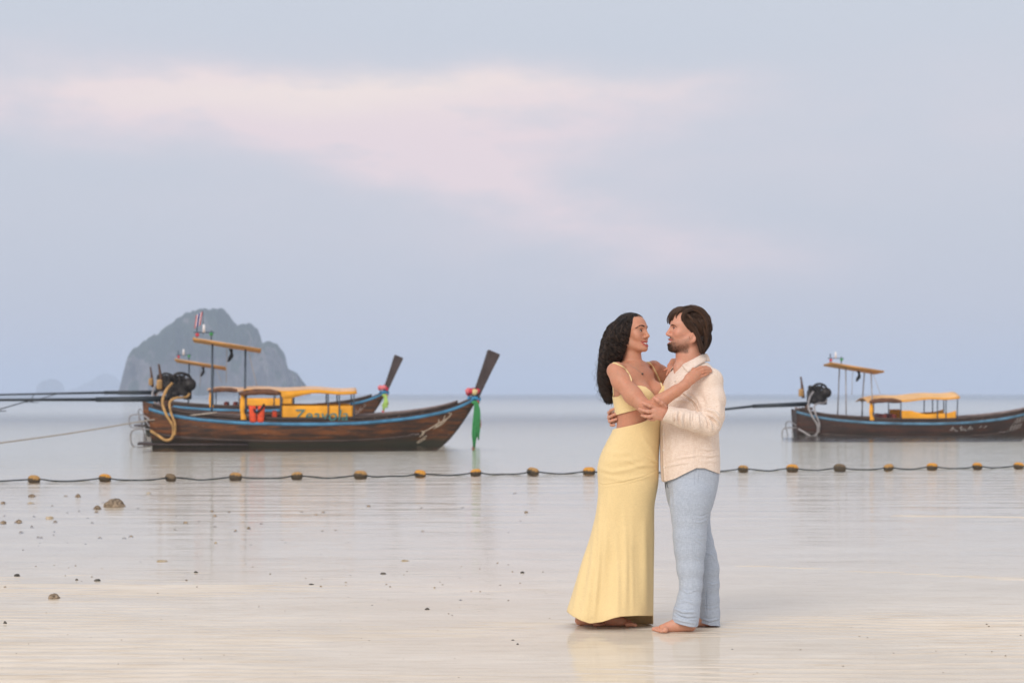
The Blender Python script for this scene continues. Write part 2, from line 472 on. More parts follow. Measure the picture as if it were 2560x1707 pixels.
for pr, dist, sd, lab in [
    ([(83, 896), (90, 882), (102, 873), (118, 869), (132, 873), (142, 884), (148, 896)], 5200.0, 15, 'faint pale dome islet on the horizon beyond the tail shafts'),
    ([(150, 897), (190, 884), (222, 866), (240, 856), (262, 862), (280, 880), (292, 897)], 6200.0, 25, 'faintest low islet touching the foot of the big island')]:
    o = rock_island('islet', [(a * S2, b_ * S2) for a, b_ in pr], dist, 90.0, sd, m)
    tag(o, lab, 'islet', kind='structure')

# ---- the humid air that turns the far island blue
m = bpy.data.materials.new('haze_air'); m.use_nodes = True
n = NT(m.node_tree); n.n.clear()
pv = n.node('ShaderNodeVolumePrincipled')
pv.inputs['Color'].default_value = (0.75, 0.85, 1.0, 1)
pv.inputs['Density'].default_value = 0.00040
pv.inputs['Anisotropy'].default_value = 0.0
pv.inputs['Density Attribute'].default_value = ''
m.cycles.homogeneous_volume = True
out = n.node('ShaderNodeOutputMaterial'); n.l.new(pv.outputs[0], out.inputs['Volume'])
hz = MB(); hz.box((0.0, 6900.0, 38.0), (18600.0, 14400.0, 93.0))
o = hz.build('haze', m, smooth=False)
tag(o, 'thin blue evening haze over the sea', kind='stuff')
# ================================================================== long-tail boats
def hull_material(name, c1, c2, scuff):
    m = bpy.data.materials.new(name); m.use_nodes = True
    n = NT(m.node_tree); b = n.n['Principled BSDF']
    co = n.coord('Object'); x, y, z = n.sep(co)
    f1 = n.noise(n.mapping(co, (0.9, 1.0, 7.0)), 1.3, 6.0, 0.65)
    f2 = n.noise(n.mapping(co, (0.5, 1.0, 1.6), (3, 0, 1)), 1.6, 5.0, 0.6)
    f3 = n.noise(n.mapping(co, (2.2, 1.0, 9.0), (9, 0, 4)), 2.0, 5.0, 0.7)
    c = n.mix(n.ss(f1, 0.36, 0.66), c1, c2)
    c = n.mix(n.ss(f2, 0.45, 0.72, 0.0, 0.75), c, tuple(k * 0.45 for k in c1))
    c = n.mix(n.ss(f3, 0.62, 0.74, 0.0, scuff), c, (0.42, 0.33, 0.24))
    seam = n.math('ABSOLUTE', n.math('SUBTRACT', n.math('FRACT', n.math('MULTIPLY', z, 5.5)), 0.5))
    c = n.mix(n.ss(seam, 0.05, 0.0, 0.0, 0.6), c, (0.03, 0.02, 0.015))
    wet = n.math('ADD', z, n.math('MULTIPLY', f2, -0.18))
    c = n.mix(n.ss(wet, 0.20, -0.02, 0.0, 0.92), c, (0.028, 0.03, 0.018))
    n.put(b.inputs['Base Color'], c)
    n.put(b.inputs['Roughness'], n.ss(f1, 0.2, 0.8, 0.45, 0.75))
    n.put(b.inputs['Normal'], n.bump(n.math('ADD', f1, n.ss(seam, 0.06, 0.0, 0.0, -0.5)), 0.5, 0.012))
    return m
M = {}
M['hull_a'] = hull_material('hull_wood_orange_brown', (0.026, 0.011, 0.005), (0.19, 0.058, 0.010), 0.55)
M['hull_c'] = hull_material('hull_wood_red_brown', (0.020, 0.009, 0.006), (0.062, 0.020, 0.010), 0.3)
M['blue'] = material('blue_boat_paint', (0.06, 0.21, 0.36), 0.5, vary=0.3, vscale=3.0)
M['blue_dull'] = material('worn_blue_boat_paint', (0.09, 0.20, 0.30), 0.6, vary=0.4, vscale=3.0)
M['rail'] = material('weathered_rail_wood', (0.06, 0.04, 0.032), 0.7, vary=0.4, vscale=4.0, vstretch=(0.5, 4, 4))
M['greywood'] = material('grey_deck_wood', (0.24, 0.19, 0.18), 0.8, vary=0.3, vscale=3.0, vstretch=(0.6, 6, 4), bump=0.01, bscale=12.0)
M['prow'] = material('dark_prow_wood', (0.055, 0.038, 0.036), 0.6, vary=0.35, vscale=5.0, vstretch=(3, 3, 0.6), bump=0.006, bscale=20.0)
M['engine'] = material('greasy_engine_iron', (0.028, 0.024, 0.023), 0.5, metal=0.4, vary=0.6, vscale=7.0)
M['rust'] = material('rusty_brown_iron', (0.10, 0.05, 0.03), 0.7, vary=0.5, vscale=9.0)
M['tan'] = material('tan_rubber_hose', (0.44, 0.25, 0.085), 0.55, vary=0.35, vscale=6.0)
M['silver'] = material('galvanised_pipe', (0.30, 0.28, 0.28), 0.45, metal=0.5, vary=0.2, vscale=8.0)
M['pole'] = material('blue_grey_pole_paint', (0.055, 0.075, 0.10), 0.5, vary=0.3, vscale=6.0)
M['shaft'] = material('dark_steel_shaft', (0.022, 0.03, 0.04), 0.5, vary=0.3, vscale=4.0)
M['yellow'] = material('yellow_tarpaulin', (0.80, 0.35, 0.02), 0.6, vary=0.13, vscale=3.0, bump=0.02, bscale=5.0)
M['peach'] = material('sun_bleached_tarpaulin', (0.72, 0.46, 0.28), 0.7, vary=0.12, vscale=2.0, bump=0.015, bscale=5.0)
M['orange'] = material('pale_orange_tarpaulin', (0.80, 0.47, 0.20), 0.65, vary=0.1, vscale=2.0, bump=0.02, bscale=4.0)
M['board'] = material('ochre_roof_board', (0.46, 0.22, 0.05), 0.7, vary=0.4, vscale=4.0, vstretch=(0.5, 5, 1))
M['brownroll'] = material('rolled_brown_cloth', (0.13, 0.055, 0.028), 0.8, vary=0.4, vscale=6.0)
M['black'] = material('black_cloth', (0.015, 0.014, 0.016), 0.8)
M['vest'] = material('orange_red_life_vest', (0.72, 0.075, 0.02), 0.7, vary=0.2, vscale=9.0)
M['maroon'] = material('maroon_seat_cover', (0.16, 0.03, 0.022), 0.7, vary=0.4, vscale=8.0)
M['teal'] = material('teal_lettering', (0.045, 0.20, 0.20), 0.6)
M['pale'] = material('pale_painted_script', (0.50, 0.42, 0.32), 0.7, vary=0.2, vscale=20.0)
M['white'] = material('white_painted_script', (0.42, 0.40, 0.38), 0.7)
M['red_cloth'] = material('red_ribbon_cloth', (0.55, 0.03, 0.06), 0.7, vary=0.3, vscale=30.0)
M['pink_cloth'] = material('pink_ribbon_cloth', (0.75, 0.20, 0.22), 0.7, vary=0.2, vscale=30.0)
M['green_cloth'] = material('green_ribbon_cloth', (0.05, 0.28, 0.09), 0.6, vary=0.25, vscale=20.0)
M['lime_cloth'] = material('lime_ribbon_cloth', (0.42, 0.60, 0.16), 0.6, vary=0.2, vscale=20.0)
M['blue_cloth'] = material('blue_ribbon_cloth', (0.03, 0.22, 0.42), 0.6)
M['cream_cloth'] = material('cream_ribbon_cloth', (0.68, 0.55, 0.28), 0.7)
M['rope'] = material('pale_mooring_rope', (0.42, 0.36, 0.30), 0.9, vary=0.2, vscale=30.0)
M['flag_red'] = material('flag_red', (0.55, 0.05, 0.06), 0.7)
M['flag_white'] = material('flag_white', (0.75, 0.72, 0.72), 0.7)
M['flag_blue'] = material('flag_blue', (0.04, 0.05, 0.22), 0.7)

GZ = ([0.0, 0.25, 0.6, 1.2, 2.2, 3.2, 4.2, 5.2, 6.2, 6.8, 7.25, 7.6, 7.9, 8.1],
      [0.98, 0.91, 0.82, 0.73, 0.655, 0.625, 0.62, 0.645, 0.73, 0.81, 0.90, 1.00, 1.13, 1.26])
GB = ([0.0, 0.3, 1.0, 2.2, 3.6, 4.8, 5.8, 6.6, 7.2, 7.7, 8.1], [0.40, 0.52, 0.66, 0.82, 0.90, 0.88, 0.76, 0.56, 0.36, 0.18, 0.05])
def g_z(s): return float(np.interp(s, *GZ))
def g_b(s): return float(np.interp(s, *GB))
# smooth tables once
_s = np.linspace(0, 8.1, 82)
def _sm(tab):
    v = np.interp(_s, *tab)
    for _ in range(4):
        v[1:-1] = 0.25 * v[:-2] + 0.5 * v[1:-1] + 0.25 * v[2:]
    return (_s, v)
GZ, GB = _sm(GZ), _sm(GB)
def hull_point(q, t, side, off=0.0):
    """q along 0..1, t keel 0 .. gunwale 1, side -1 near / +1 far"""
    sg = q * 8.1
    zk = -0.32 + 0.02 * (1 - q) + max(0.0, q - 0.75) * 0.5
    zg = g_z(sg)
    lx = 6.95 + (8.1 - 6.95) * (t ** 1.05)
    x = q * lx + (1 - t) * 0.12 * (1 - q)
    y = g_b(sg) * (0.10 + 0.90 * math.sin(min(t, 1.0) * math.pi / 2) ** 0.85)
    z = zk + (zg - zk) * (0.42 * t + 0.58 * t * t)
    return Vector((x, side * (y + off), z))
def sweep_rail(side, dz0, dz1, y0, y1, s0=0.0, s1=8.1, n=70):
    """box-section strip that follows the gunwale"""
    rings = []
    for i in range(n):
        s = s0 + (s1 - s0) * i / (n - 1)
        b, z = g_b(s), g_z(s)
        rings.append([Vector((s, side * (b + y0), z + dz0)), Vector((s, side * (b + y1), z + dz0)), Vector((s, side * (b + y1), z + dz1)), Vector((s, side * (b + y0), z + dz1))])
    return rings
def cloth_strip(mb, pts, width, thick=0.012, n=24, wob=0.02, seed=0, flat=Vector((1, 0, 0))):
    """hanging ribbon with folds"""
    rng = random.Random(seed)
    ps = smooth_pts(pts, n); ws = width if isinstance(width, list) else [width, width]
    rings = []
    ph = rng.random() * 6
    for i, p in enumerate(ps):
        u = i / (n - 1); wd = np.interp(u, np.linspace(0, 1, len(ws)), ws)
        ring = []
        m_ = 9
        for k in range(m_):
            a = k / (m_ - 1) - 0.5
            ring.append(Vector(p) + flat * (a * wd) + Vector((0, 1, 0)) * (wob * math.sin(a * 14 + ph + u * 2.5) * (0.4 + u)))
        ring += [v + Vector((0, thick, 0)) for v in reversed(ring)]
        rings.append(ring)
    mb.loft(rings, cap0=True, cap1=True)

def long_tail_boat(cfg):
    th = cfg['yaw']
    root = empty('longtail_boat', cfg['loc'], th)
    root.rotation_euler = (cfg.get('heel', 0.0), cfg.get('pitch', 0.0), th)
    hm, bm_ = M[cfg['hull']], M[cfg['stripe']]
    # hull: outer skin, closed inside by the same skin offset inward
    nq, nt = 80, 14
    mb = MB(); rings = []
    for i in range(nq):
        q = i / (nq - 1)
        ring = [hull_point(q, 1 - k / (nt - 1), -1) for k in range(nt)] + [hull_point(q, (k + 1) / (nt - 1), 1) for k in range(nt - 1)]
        rings.append(ring)
    mb.loft(rings, closed=False)
    hull = mb.build('hull', hm, root, solid=0.035)
    # transom
    mb = MB(); ring = [hull_point(0, 1 - k / (nt - 1), -1) for k in range(nt)] + [hull_point(0, (k + 1) / (nt - 1), 1) for k in range(nt - 1)]
    ctr = Vector((0.06, 0, 0.3)); a = [v * 1.0 + Vector((0.02, 0, 0)) for v in ring]; bb = [v + Vector((0.07, 0, 0)) for v in ring]
    mb.add(a + bb, [tuple(range(len(a))), tuple(reversed(range(len(a), 2 * len(a))))] + [(k, (k + 1) % len(a), len(a) + (k + 1) % len(a), len(a) + k) for k in range(len(a))])
    mb.build('transom', hm, root, smooth=False)
    for sd in (-1, 1):
        mb = MB(); mb.loft(sweep_rail(sd, -0.088, -0.012, -0.005, 0.032), cap0=True, cap1=True); mb.build('painted_stripe', bm_, root)
        mb = MB(); mb.loft(sweep_rail(sd, -0.010, 0.028, -0.055, 0.020), cap0=True, cap1=True); mb.build('gunwale_rail', M['rail'], root)
        mb = MB(); mb.loft(sweep_rail(sd, 0.030, 0.115, -0.10, -0.072, 0.1, 7.6), cap0=True, cap1=True); mb.build('coaming', M['greywood'] if sd > 0 else M['rail'], root)
        mb = MB()
        mb.loft([[hull_point(q, 0.60, sd, 0.0), hull_point(q, 0.60, sd, 0.05), hull_point(q, 0.66, sd, 0.045), hull_point(q, 0.66, sd, 0.0)] for q in np.linspace(0.0, 0.86, 50)], cap0=True, cap1=True)
        mb.build('rubbing_strake', M['rail'], root)
    # floor, foredeck planks, thwarts, ribs
    mb = MB()
    mb.loft([[Vector((s, -g_b(s) * 0.8, 0.30)), Vector((s, g_b(s) * 0.8, 0.30))] for s in np.linspace(0.2, 6.6, 20)], closed=False); mb.build('floor_boards', M['greywood'], root, solid=0.03)
    for k in range(5):
        f0, f1 = -0.92 + k * 0.37, -0.92 + k * 0.37 + 0.355
        mb = MB()
        mb.loft([[Vector((s, (g_b(s) - 0.06) * f0, g_z(s) - 0.05 + 0.015 * math.cos(f0 * 1.5))), Vector((s, (g_b(s) - 0.06) * f1, g_z(s) - 0.05 + 0.015 * math.cos(f1 * 1.5)))] for s in np.linspace(6.35, 7.85, 14)], closed=False)
        mb.build('foredeck_plank', M['greywood'], root, solid=0.03)
    for s in (0.9, 5.35, 6.0):
        MB().box((s, 0, g_z(s) - 0.14), (0.22, 2 * g_b(s) - 0.08, 0.04)).build('thwart', M['greywood'], root, bevel=0.006)
    for s in np.arange(5.2, 7.0, 0.3):
        for sd in (-1, 1):
            MB().box((s, sd * (g_b(s) - 0.075), g_z(s) - 0.10), (0.06, 0.05, 0.30)).build('rib', M['rail'], root)
    # raked stem timber and tall prow post
    mb = MB()
    st = [Vector((6.92, 0, -0.22))] + [hull_point(1.0, t, 0) for t in (0.3, 0.5, 0.7, 0.85, 1.0)]
    st = smooth_pts(st, 16)
    mb.loft([[Vector(p) + Vector((dx_, dy_, 0)) for dx_, dy_ in ((-0.12, -0.062), (0.05, -0.035), (0.05, 0.035), (-0.12, 0.062))] for p in st], cap0=True, cap1=True)
    mb.build('stem', M['prow'], root, smooth=False, bevel=0.008)
    mb = MB()
    base, tip = Vector((8.00, 0, 1.08)), Vector((8.52, 0, 2.34 + cfg.get('prow', 0.0)))
    ax = (tip - base).normalized(); side = Vector((0, 1, 0)); fw = side.cross(ax).normalized()
    rings = []
    for u, wf_, ws_ in ((0, 0.085, 0.065), (0.3, 0.098, 0.075), (0.65, 0.126, 0.095), (0.97, 0.160, 0.12), (1.0, 0.15, 0.112)):
        p = base.lerp(tip, u)
        rings.append([p - fw * wf_ - side * ws_, p + fw * wf_ - side * ws_, p + fw * wf_ + side * ws_, p - fw * wf_ + side * ws_])
    mb.loft(rings, cap0=True, cap1=True); mb.build('prow_post', M['prow'], root, smooth=False, bevel=0.012)
    # steering shade on poles
    dzs = cfg['shade_dz']
    mb = MB()
    p0, p1 = Vector((1.08, 0, 2.60 + dzs)), Vector((2.70, 0, 2.34 + dzs))
    tilt = math.atan2(p0.z - p1.z, p1.x - p0.x)
    R_ = Matrix.Rotation(tilt, 3, 'Y') @ Matrix.Rotation(math.radians(cfg.get('roll', -3.5)), 3, 'X')
    nb_ = 6
    shade_roof = MB().box((p0 + p1) / 2 + Vector((0, 0, 0.03)), (1.64, 1.24, 0.02), R_).build('shade_roof', M['peach'], root)
    for k in range(nb_):
        c_ = (p0 + p1) / 2 + R_ @ Vector((0, -0.62 + 1.24 * (k + 0.5) / nb_, 0.0))
        MB().box(c_, (1.66, 1.24 / nb_ - 0.012, 0.03), R_).build('roof_board', M['board'], shade_roof)
    for e in (p0, p1):
        MB().box(e + Vector((0, 0, 0.015)), (0.03, 1.16, 0.06), R_).build('roof_batten', M['board'], shade_roof)
    for s in (1.52, 2.32):
        for sd in cfg['poles']:
            yb = sd * (g_b(s) - 0.08)
            zt = float(np.interp(s, [p0.x, p1.x], [p0.z, p1.z]))
            MB().tube([(s, yb, g_z(s) - 0.2), (s + 0.01, yb * 0.85, 1.4), (s + 0.02, sd * 0.45, zt - 0.02)], 0.028 if cfg['thick'] else 0.02, 8).build('pole', M['pole'] if cfg['thick'] else M['silver'], root)
    # hat-like dark cloth and cords hung under the shade
    mb = MB(); cloth_strip(mb, [(1.98, -0.3, 2.40 + dzs), (2.0, -0.32, 2.25 + dzs), (1.92, -0.3, 2.08 + dzs)], [0.10, 0.06, 0.12, 0.05], 0.03, 14, 0.02, 3); mb.build('hanging_cloth', M['black'], root)
    MB().tube([(1.88, 0.1, 2.4 + dzs), (1.86, 0.1, 1.55 + dzs * 0.5)], 0.008, 5).build('cord', M['rope'], root); MB().tube([(2.42, -0.4, 2.3 + dzs), (2.62, -0.5, 1.5)], 0.007, 5).build('cord', M['rope'], root)
    mb = MB(); mb.box((1.15, 0, 2.78 + dzs), (0.03, 0.03, 0.32)).box((1.5, 0, 2.72 + dzs), (0.03, 0.03, 0.26)).box((1.32, 0, 2.80 + dzs), (0.5, 0.025, 0.025))
    rack = mb.build('light_rack', M['pole'], root)
    MB().ball((1.16, -0.03, 2.74 + dzs), (0.05, 0.05, 0.045)).build('red_lamp', M['flag_red'], rack); MB().ball((1.5, -0.03, 2.76 + dzs), (0.05, 0.05, 0.045)).build('green_lamp', M['green_cloth'], rack)
    MB().tube([(1.32, 0, 2.8 + dzs), (1.32, 0, 3.0 + dzs)], [0.035, 0.03], 8).build('white_lamp', M['flag_white'], rack)
    if cfg.get('flag'):
        MB().tube([(1.30, 0.02, 2.75 + dzs), (1.295, 0.02, 3.33 + dzs)], 0.009, 6).build('flag_staff', M['pole'], root)
        fl = None
        for k, mt in enumerate(('flag_red', 'flag_white', 'flag_blue', 'flag_white', 'flag_red')):
            mb = MB()
            x0 = 1.285 - 0.15 * (0.0, 0.17, 0.34, 0.66, 0.83)[k]; x1 = 1.285 - 0.15 * (0.17, 0.34, 0.66, 0.83, 1.0)[k]
            rings = []
            for j in range(9):
                u = j / 8; z = 3.32 + dzs - u * 0.34
                rings.append([Vector((x0 - u * 0.05, 0.02 * math.sin(u * 7 + k), z - 0.02 * k)), Vector((x1 - u * 0.05, 0.02 * math.sin(u * 7 + k + 1), z - 0.02 * k - 0.02))])
            mb.loft(rings, closed=False); o_ = mb.build('flag_band', M[mt], fl if fl else root, solid=0.006)
            if fl is None: o_.name = 'flag'; fl = o_
    # passenger canopy
    dzc = cfg['canopy_dz']
    mb = MB(); rings = []
    for i in range(24):
        u = i / 23; s = 2.15 + u * 2.9; sag = 0.02 * math.sin(u * math.pi * 4) - 0.05 * (1 - min(1, u * 4)) ** 2
        rings.append([Vector((s, y, 1.40 + dzc + cfg.get('arch', 0.05) * math.cos(y / 0.82 * math.pi / 2) + sag + cfg.get('canopy_slope', 0.0) * (u - 0.5))) for y in np.linspace(-0.82, 0.82, 15)])
    mb.loft(rings, closed=False); can = mb.build('canopy_roof', M[cfg['canopy']], root, solid=0.02)
    for sd in (-1, 1):
        mb = MB(); rings = []
        for i in range(24):
            u = i / 23; s = 2.3 + u * 2.75
            drop = cfg['valance'](u)
            z0 = 1.395 + dzc + cfg.get('canopy_slope', 0.0) * (u - 0.5) + 0.02 * math.sin(u * math.pi * 4)
            rings.append([Vector((s, sd * 0.825, z0)), Vector((s, sd * (0.83 + 0.01 * math.sin(i)), z0 - drop))])
        mb.loft(rings, closed=False)
        mb.build('valance', M['yellow'], can, solid=0.008)
    for s in (2.35, 3.2, 4.35, 4.62, 4.98):
        for sd in (-1, 1):
            MB().tube([(s, sd * (g_b(s) - 0.09), g_z(s) - 0.05), (s, sd * 0.80, 1.39 + dzc)], 0.018, 6).build('canopy_post', M['pole'], root)
    mb = MB(); mb.tube([Vector((2.2 + 1.0 * u, -0.84, 1.31 + dzc + 0.05 * math.sin(u * 3.0))) for u in np.linspace(0, 1, 12)], [0.03, 0.06, 0.075, 0.07, 0.08, 0.075, 0.07, 0.075, 0.08, 0.07, 0.06, 0.03], 8)
    mb.build('rolled_curtain', M['brownroll'], root)
    # yellow side curtain along the rail
    s0, s1 = 3.22, 4.95
    for sd in (-1, 1):
        mb = MB(); rings = []
        for i in range(30):
            u = i / 29; s = s0 + (s1 - s0) * u
            top = cfg['curtain_top'](u)
            rings.append([Vector((s, sd * (g_b(s) - 0.115 + 0.008 * math.sin(i * 0.9)), g_z(s) - 0.06 + (top - g_z(s) + 0.06) * v)) for v in np.linspace(0, 1, 6)])
        mb.loft(rings, closed=False); cu = mb.build('side_curtain', M['yellow'], root, solid=0.01)
        if sd < 0 and cfg.get('text'):
            fc = bpy.data.curves.new('lettering', 'FONT'); fc.body = cfg['text']; fc.size = 0.40; fc.extrude = 0.002; fc.shear = 0.18; fc.space_character = 1.05
            tmp = bpy.data.objects.new('lettering_curve', fc); COL.objects.link(tmp); bpy.context.view_layer.update()
            lm = bpy.data.meshes.new_from_object(tmp.evaluated_get(bpy.context.evaluated_depsgraph_get())); bpy.data.objects.remove(tmp)
            fo = bpy.data.objects.new('lettering', lm); lm.materials.clear(); lm.materials.append(M['teal']); COL.objects.link(fo)
            fo.parent = cu; fo.location = (3.50, -0.815, 0.655); fo.rotation_euler = (math.radians(90), 0, 0)
    mb = MB(); rings = []
    for i in range(10):
        u = i / 9
        rings.append([Vector((2.22 + 0.012 * math.sin(i), -0.80 + 0.05 * u, 0.62 + (0.68 + dzc) * u)), Vector((2.34 + 0.03 * math.sin(i * 1.3), -0.80 + 0.05 * u, 0.62 + (0.68 + dzc) * u))])
    mb.loft(rings, closed=False); mb.build('end_curtain', M['yellow'], root, solid=0.012)
    for s in (2.75, 3.05, 4.0):
        mb = MB(); mb.box((s, 0, 0.66), (0.12, 1.2, 0.40)); mb.build('seat_back', M['vest' if s == 3.05 and cfg.get('text') else 'maroon'], root, bevel=0.03)
    # engine on its swivel at the stern
    mb = MB(); mb.tube([(0.42, 0, 0.35), (0.42, 0, 1.15)], [0.10, 0.07], 8).box((0.42, 0, 1.02), (0.3, 0.26, 0.08)); mb.build('engine_mount', M['rust'], root, smooth=False)
    mb = MB()
    mb.box((0.70, 0, 1.42), (0.52, 0.40, 0.34)).box((0.66, 0, 1.66), (0.40, 0.24, 0.16)).box((0.92, 0, 1.30), (0.2, 0.34, 0.3)).box((0.52, -0.1, 1.30), (0.22, 0.3, 0.24))
    eng = mb.build('engine_block', M['engine'], root, smooth=False, bevel=0.03)
    mb = MB()
    for sx, sz, r in ((0.98, 1.52, 0.16), (0.62, 1.28, 0.12)):
        mb.tube([(sx, -0.26, sz), (sx, -0.18, sz)], r, 16)
    mb.build('flywheel', M['engine'], eng)
    mb = MB()
    for k in range(4):
        mb.tube(smooth_pts([(0.5 + 0.12 * k, -0.08, 1.74), (0.48 + 0.12 * k, -0.22, 1.72), (0.52 + 0.12 * k, -0.24, 1.55)], 8), 0.025, 6)
    mb.tube(smooth_pts([(0.45, -0.15, 1.62), (0.7, -0.2, 1.80), (0.95, -0.15, 1.74), (1.05, -0.1, 1.55)], 14), 0.035, 7)
    mb.build('manifold', M['engine'], eng)
    MB().tube([(0.88, -0.12, 1.66), (1.02, -0.14, 1.60)], 0.05, 8).build('filter_can', M['silver'], eng)
    MB().tube(smooth_pts([(0.30, 0.0, 1.35), (0.26, 0.02, 1.75), (0.22, 0.02, 2.02)], 8), [0.05, 0.05, 0.05, 0.045, 0.035, 0.03, 0.028, 0.026], 8).build('exhaust_stack', M['rust'], eng)
    MB().box((0.24, 0.05, 1.52), (0.14, 0.2, 0.24)).build('fuel_tank', M['tan'], eng, bevel=0.03)
    sh = cfg['shaft']
    mb = MB(); mb.tube([(0.5, 0, 1.17), (-1.3, 0.02, sh(-1.3))], [0.075, 0.06], 8).tube([(-1.28, 0.02, sh(-1.3)), (-2.6, 0.03, sh(-2.6)), (-5.2, 0.05, sh(-5.2))], [0.042, 0.036, 0.028], 8)
    ts = mb.build('tail_shaft', M['shaft'], root)
    mb = MB(); mb.tube([(-2.9, 0.03, sh(-2.9) - 0.02), (-3.75, 0.03, sh(-3.7) - 0.27)], 0.014, 5).tube([(-3.6, 0.03, sh(-3.6)), (-3.72, 0.03, sh(-3.7) - 0.26)], 0.014, 5).box((-3.7, 0.03, sh(-3.7) - 0.27), (0.5, 0.03, 0.02))
    mb.build('shaft_skeg', M['shaft'], ts)
    mb = MB()
    for k in range(2):
        rot = Matrix.Rotation(math.pi * k + 0.5, 3, 'X') @ Matrix.Rotation(0.5, 3, 'Z')
        mb.box(Vector((-5.22, 0.05, sh(-5.2))) + rot @ Vector((0, 0, 0.10)), (0.02, 0.09, 0.2), rot)
    mb.build('propeller', M['rust'], ts, bevel=0.004)
    hs = cfg['hose']
    for k, pts in enumerate(([(0.56, -0.30, 1.56), (0.42, -0.42, 1.38), (0.34, -0.58, 1.10), (0.44, -0.70, 0.80), (0.60, -0.74, 0.52), (0.58, -0.72, 0.25), (0.42, -0.66, 0.18), (0.22, -0.58, 0.30), (0.05, -0.46, 0.40)],
                             [(0.98, -0.28, 1.30), (0.90, -0.40, 1.22), (0.66, -0.54, 1.20), (0.52, -0.62, 1.10), (0.55, -0.72, 0.85), (0.65, -0.76, 0.58), (0.64, -0.74, 0.30)])):
        MB().tube(smooth_pts(pts, 40), 0.035 if k == 0 else 0.03, 8).build('cooling_hose', M[hs], root)
    # bent-pipe stern guard and low stern shelf
    mb = MB(); mb.tube(smooth_pts([(0.15, -0.35, 0.42), (-0.25, -0.38, 0.44), (-0.42, -0.38, 0.36), (-0.42, -0.38, 0.10), (-0.30, -0.36, 0.0), (0.1, -0.34, 0.04)], 30), 0.02, 7)
    mb.tube([(-0.12, -0.38, 0.44), (-0.12, -0.37, 0.02)], 0.016, 6).tube(smooth_pts([(0.02, -0.3, 0.5), (-0.12, 0.1, 0.62), (-0.2, 0.3, 0.5), (-0.1, 0.35, 0.1)], 14), 0.018, 6)
    mb.build('stern_guard', M['silver'], root)
    mb = MB(); mb.loft([[Vector((s, -w_, 0.07)), Vector((s, w_, 0.07))] for s, w_ in ((-0.28, 0.34), (0.3, 0.55), (1.2, 0.74), (2.4, 0.86))], closed=False); mb.build('stern_shelf', M['prow'], root, solid=0.045)
    # painted script on the bow, as worn raised brush strokes
    mb = MB()
    for st in cfg['script']:
        mb.tube([hull_point(q, t, -1, 0.012) for q, t in smooth_pts(st, 14)], 0.016 if cfg['script_mat'] == 'pale' else 0.010, 5)
    mb.build('bow_script', M[cfg['script_mat']], hull)
    tag(root, cfg['label'], 'boat', 'long-tail boats moored off the beach')
    return root
script_a = [[(0.915, 0.93), (0.93, 0.90), (0.925, 0.84), (0.905, 0.80), (0.895, 0.86)], [(0.905, 0.80), (0.885, 0.72), (0.87, 0.66), (0.88, 0.60)], [(0.925, 0.84), (0.92, 0.76), (0.905, 0.72), (0.90, 0.78)],
            [(0.86, 0.70), (0.875, 0.66), (0.87, 0.58)], [(0.895, 0.58), (0.885, 0.50), (0.88, 0.44)], [(0.90, 0.52), (0.892, 0.46), (0.886, 0.42)], [(0.91, 0.9), (0.915, 0.8), (0.90, 0.7)]]
script_c = [[(0.60 + 0.012 * k, 0.80 + 0.04 * (k % 2)), (0.606 + 0.012 * k, 0.88 - 0.05 * (k % 3)), (0.61 + 0.012 * k, 0.79)] for k in range(8)] + [[(0.72, 0.83), (0.725, 0.87)], [(0.74, 0.82), (0.748, 0.86)]] \
         + [[(0.868 + 0.014 * k, 0.62), (0.872 + 0.014 * k, 0.78), (0.88 + 0.014 * k, 0.66)] for k in range(4)] + [[(0.87 + 0.014 * k, 0.80), (0.876 + 0.014 * k, 0.92), (0.882 + 0.014 * k, 0.82)] for k in range(3)]
def val_a(u): return 0.02 if u < 0.33 else float(np.interp(u, [0.33, 0.36, 0.6, 1.0], [0.18, 0.20, 0.09, 0.07]))
def val_c(u): return 0.05
pA = at(378, 1117, 49.2); pB = at(352, 1085, 66.0); pC = at(1990, 1089, 62.0)
boatA = long_tail_boat(dict(loc=(pA.x, 49.0, 0.0), yaw=math.radians(7.0), heel=math.radians(1.5), hull='hull_a', stripe='blue', shade_dz=0.0, poles=(-1,), thick=True, flag=True,
    canopy='peach', canopy_dz=0.0, canopy_slope=-0.03, valance=val_a, curtain_top=lambda u: 1.02, text='Zeavola', hose='tan', shaft=lambda x: 1.15 + 0.0 * x + 0.004 * (x + 1),
    script=script_a, script_mat='pale', label='orange-brown wooden long-tail boat with yellow lettered curtain, moored nearest the couple'))
boatB = long_tail_boat(dict(loc=(pB.x, 66.5, 0.16), yaw=math.radians(5.0), heel=0.0, hull='hull_a', stripe='blue', shade_dz=-0.38, poles=(-1,), thick=True, flag=False, prow=0.05,
    canopy='peach', canopy_dz=-0.10, valance=val_c, curtain_top=lambda u: 0.98, text=None, hose='silver', shaft=lambda x: 1.17 - 0.02 * (-1 - x),
    script=[[(a, b_ - 0.03) for a, b_ in st] for st in script_a], script_mat='white', label='second wooden long-tail boat half hidden behind the lettered one'))
boatC = long_tail_boat(dict(loc=(pC.x, 62.5, -0.20), yaw=math.radians(3.0), heel=math.radians(1.0), hull='hull_c', stripe='blue_dull', shade_dz=-0.20, poles=(-1, 1), thick=False, flag=False,
    canopy='orange', canopy_dz=-0.06, canopy_slope=0.14, arch=0.13, valance=val_c, curtain_top=lambda u: float(np.interp(u, [0, 0.2, 0.22, 0.45, 0.85, 1.0], [0.98, 0.98, 0.95, 0.86, 0.9, 0.98])), text=None, hose='silver', shaft=lambda x: 1.13 + 0.11 * (x + 1.0),
    script=script_c, script_mat='white', label='dark red-brown long-tail boat with pale orange canopy, beside the man and cut by the frame'))

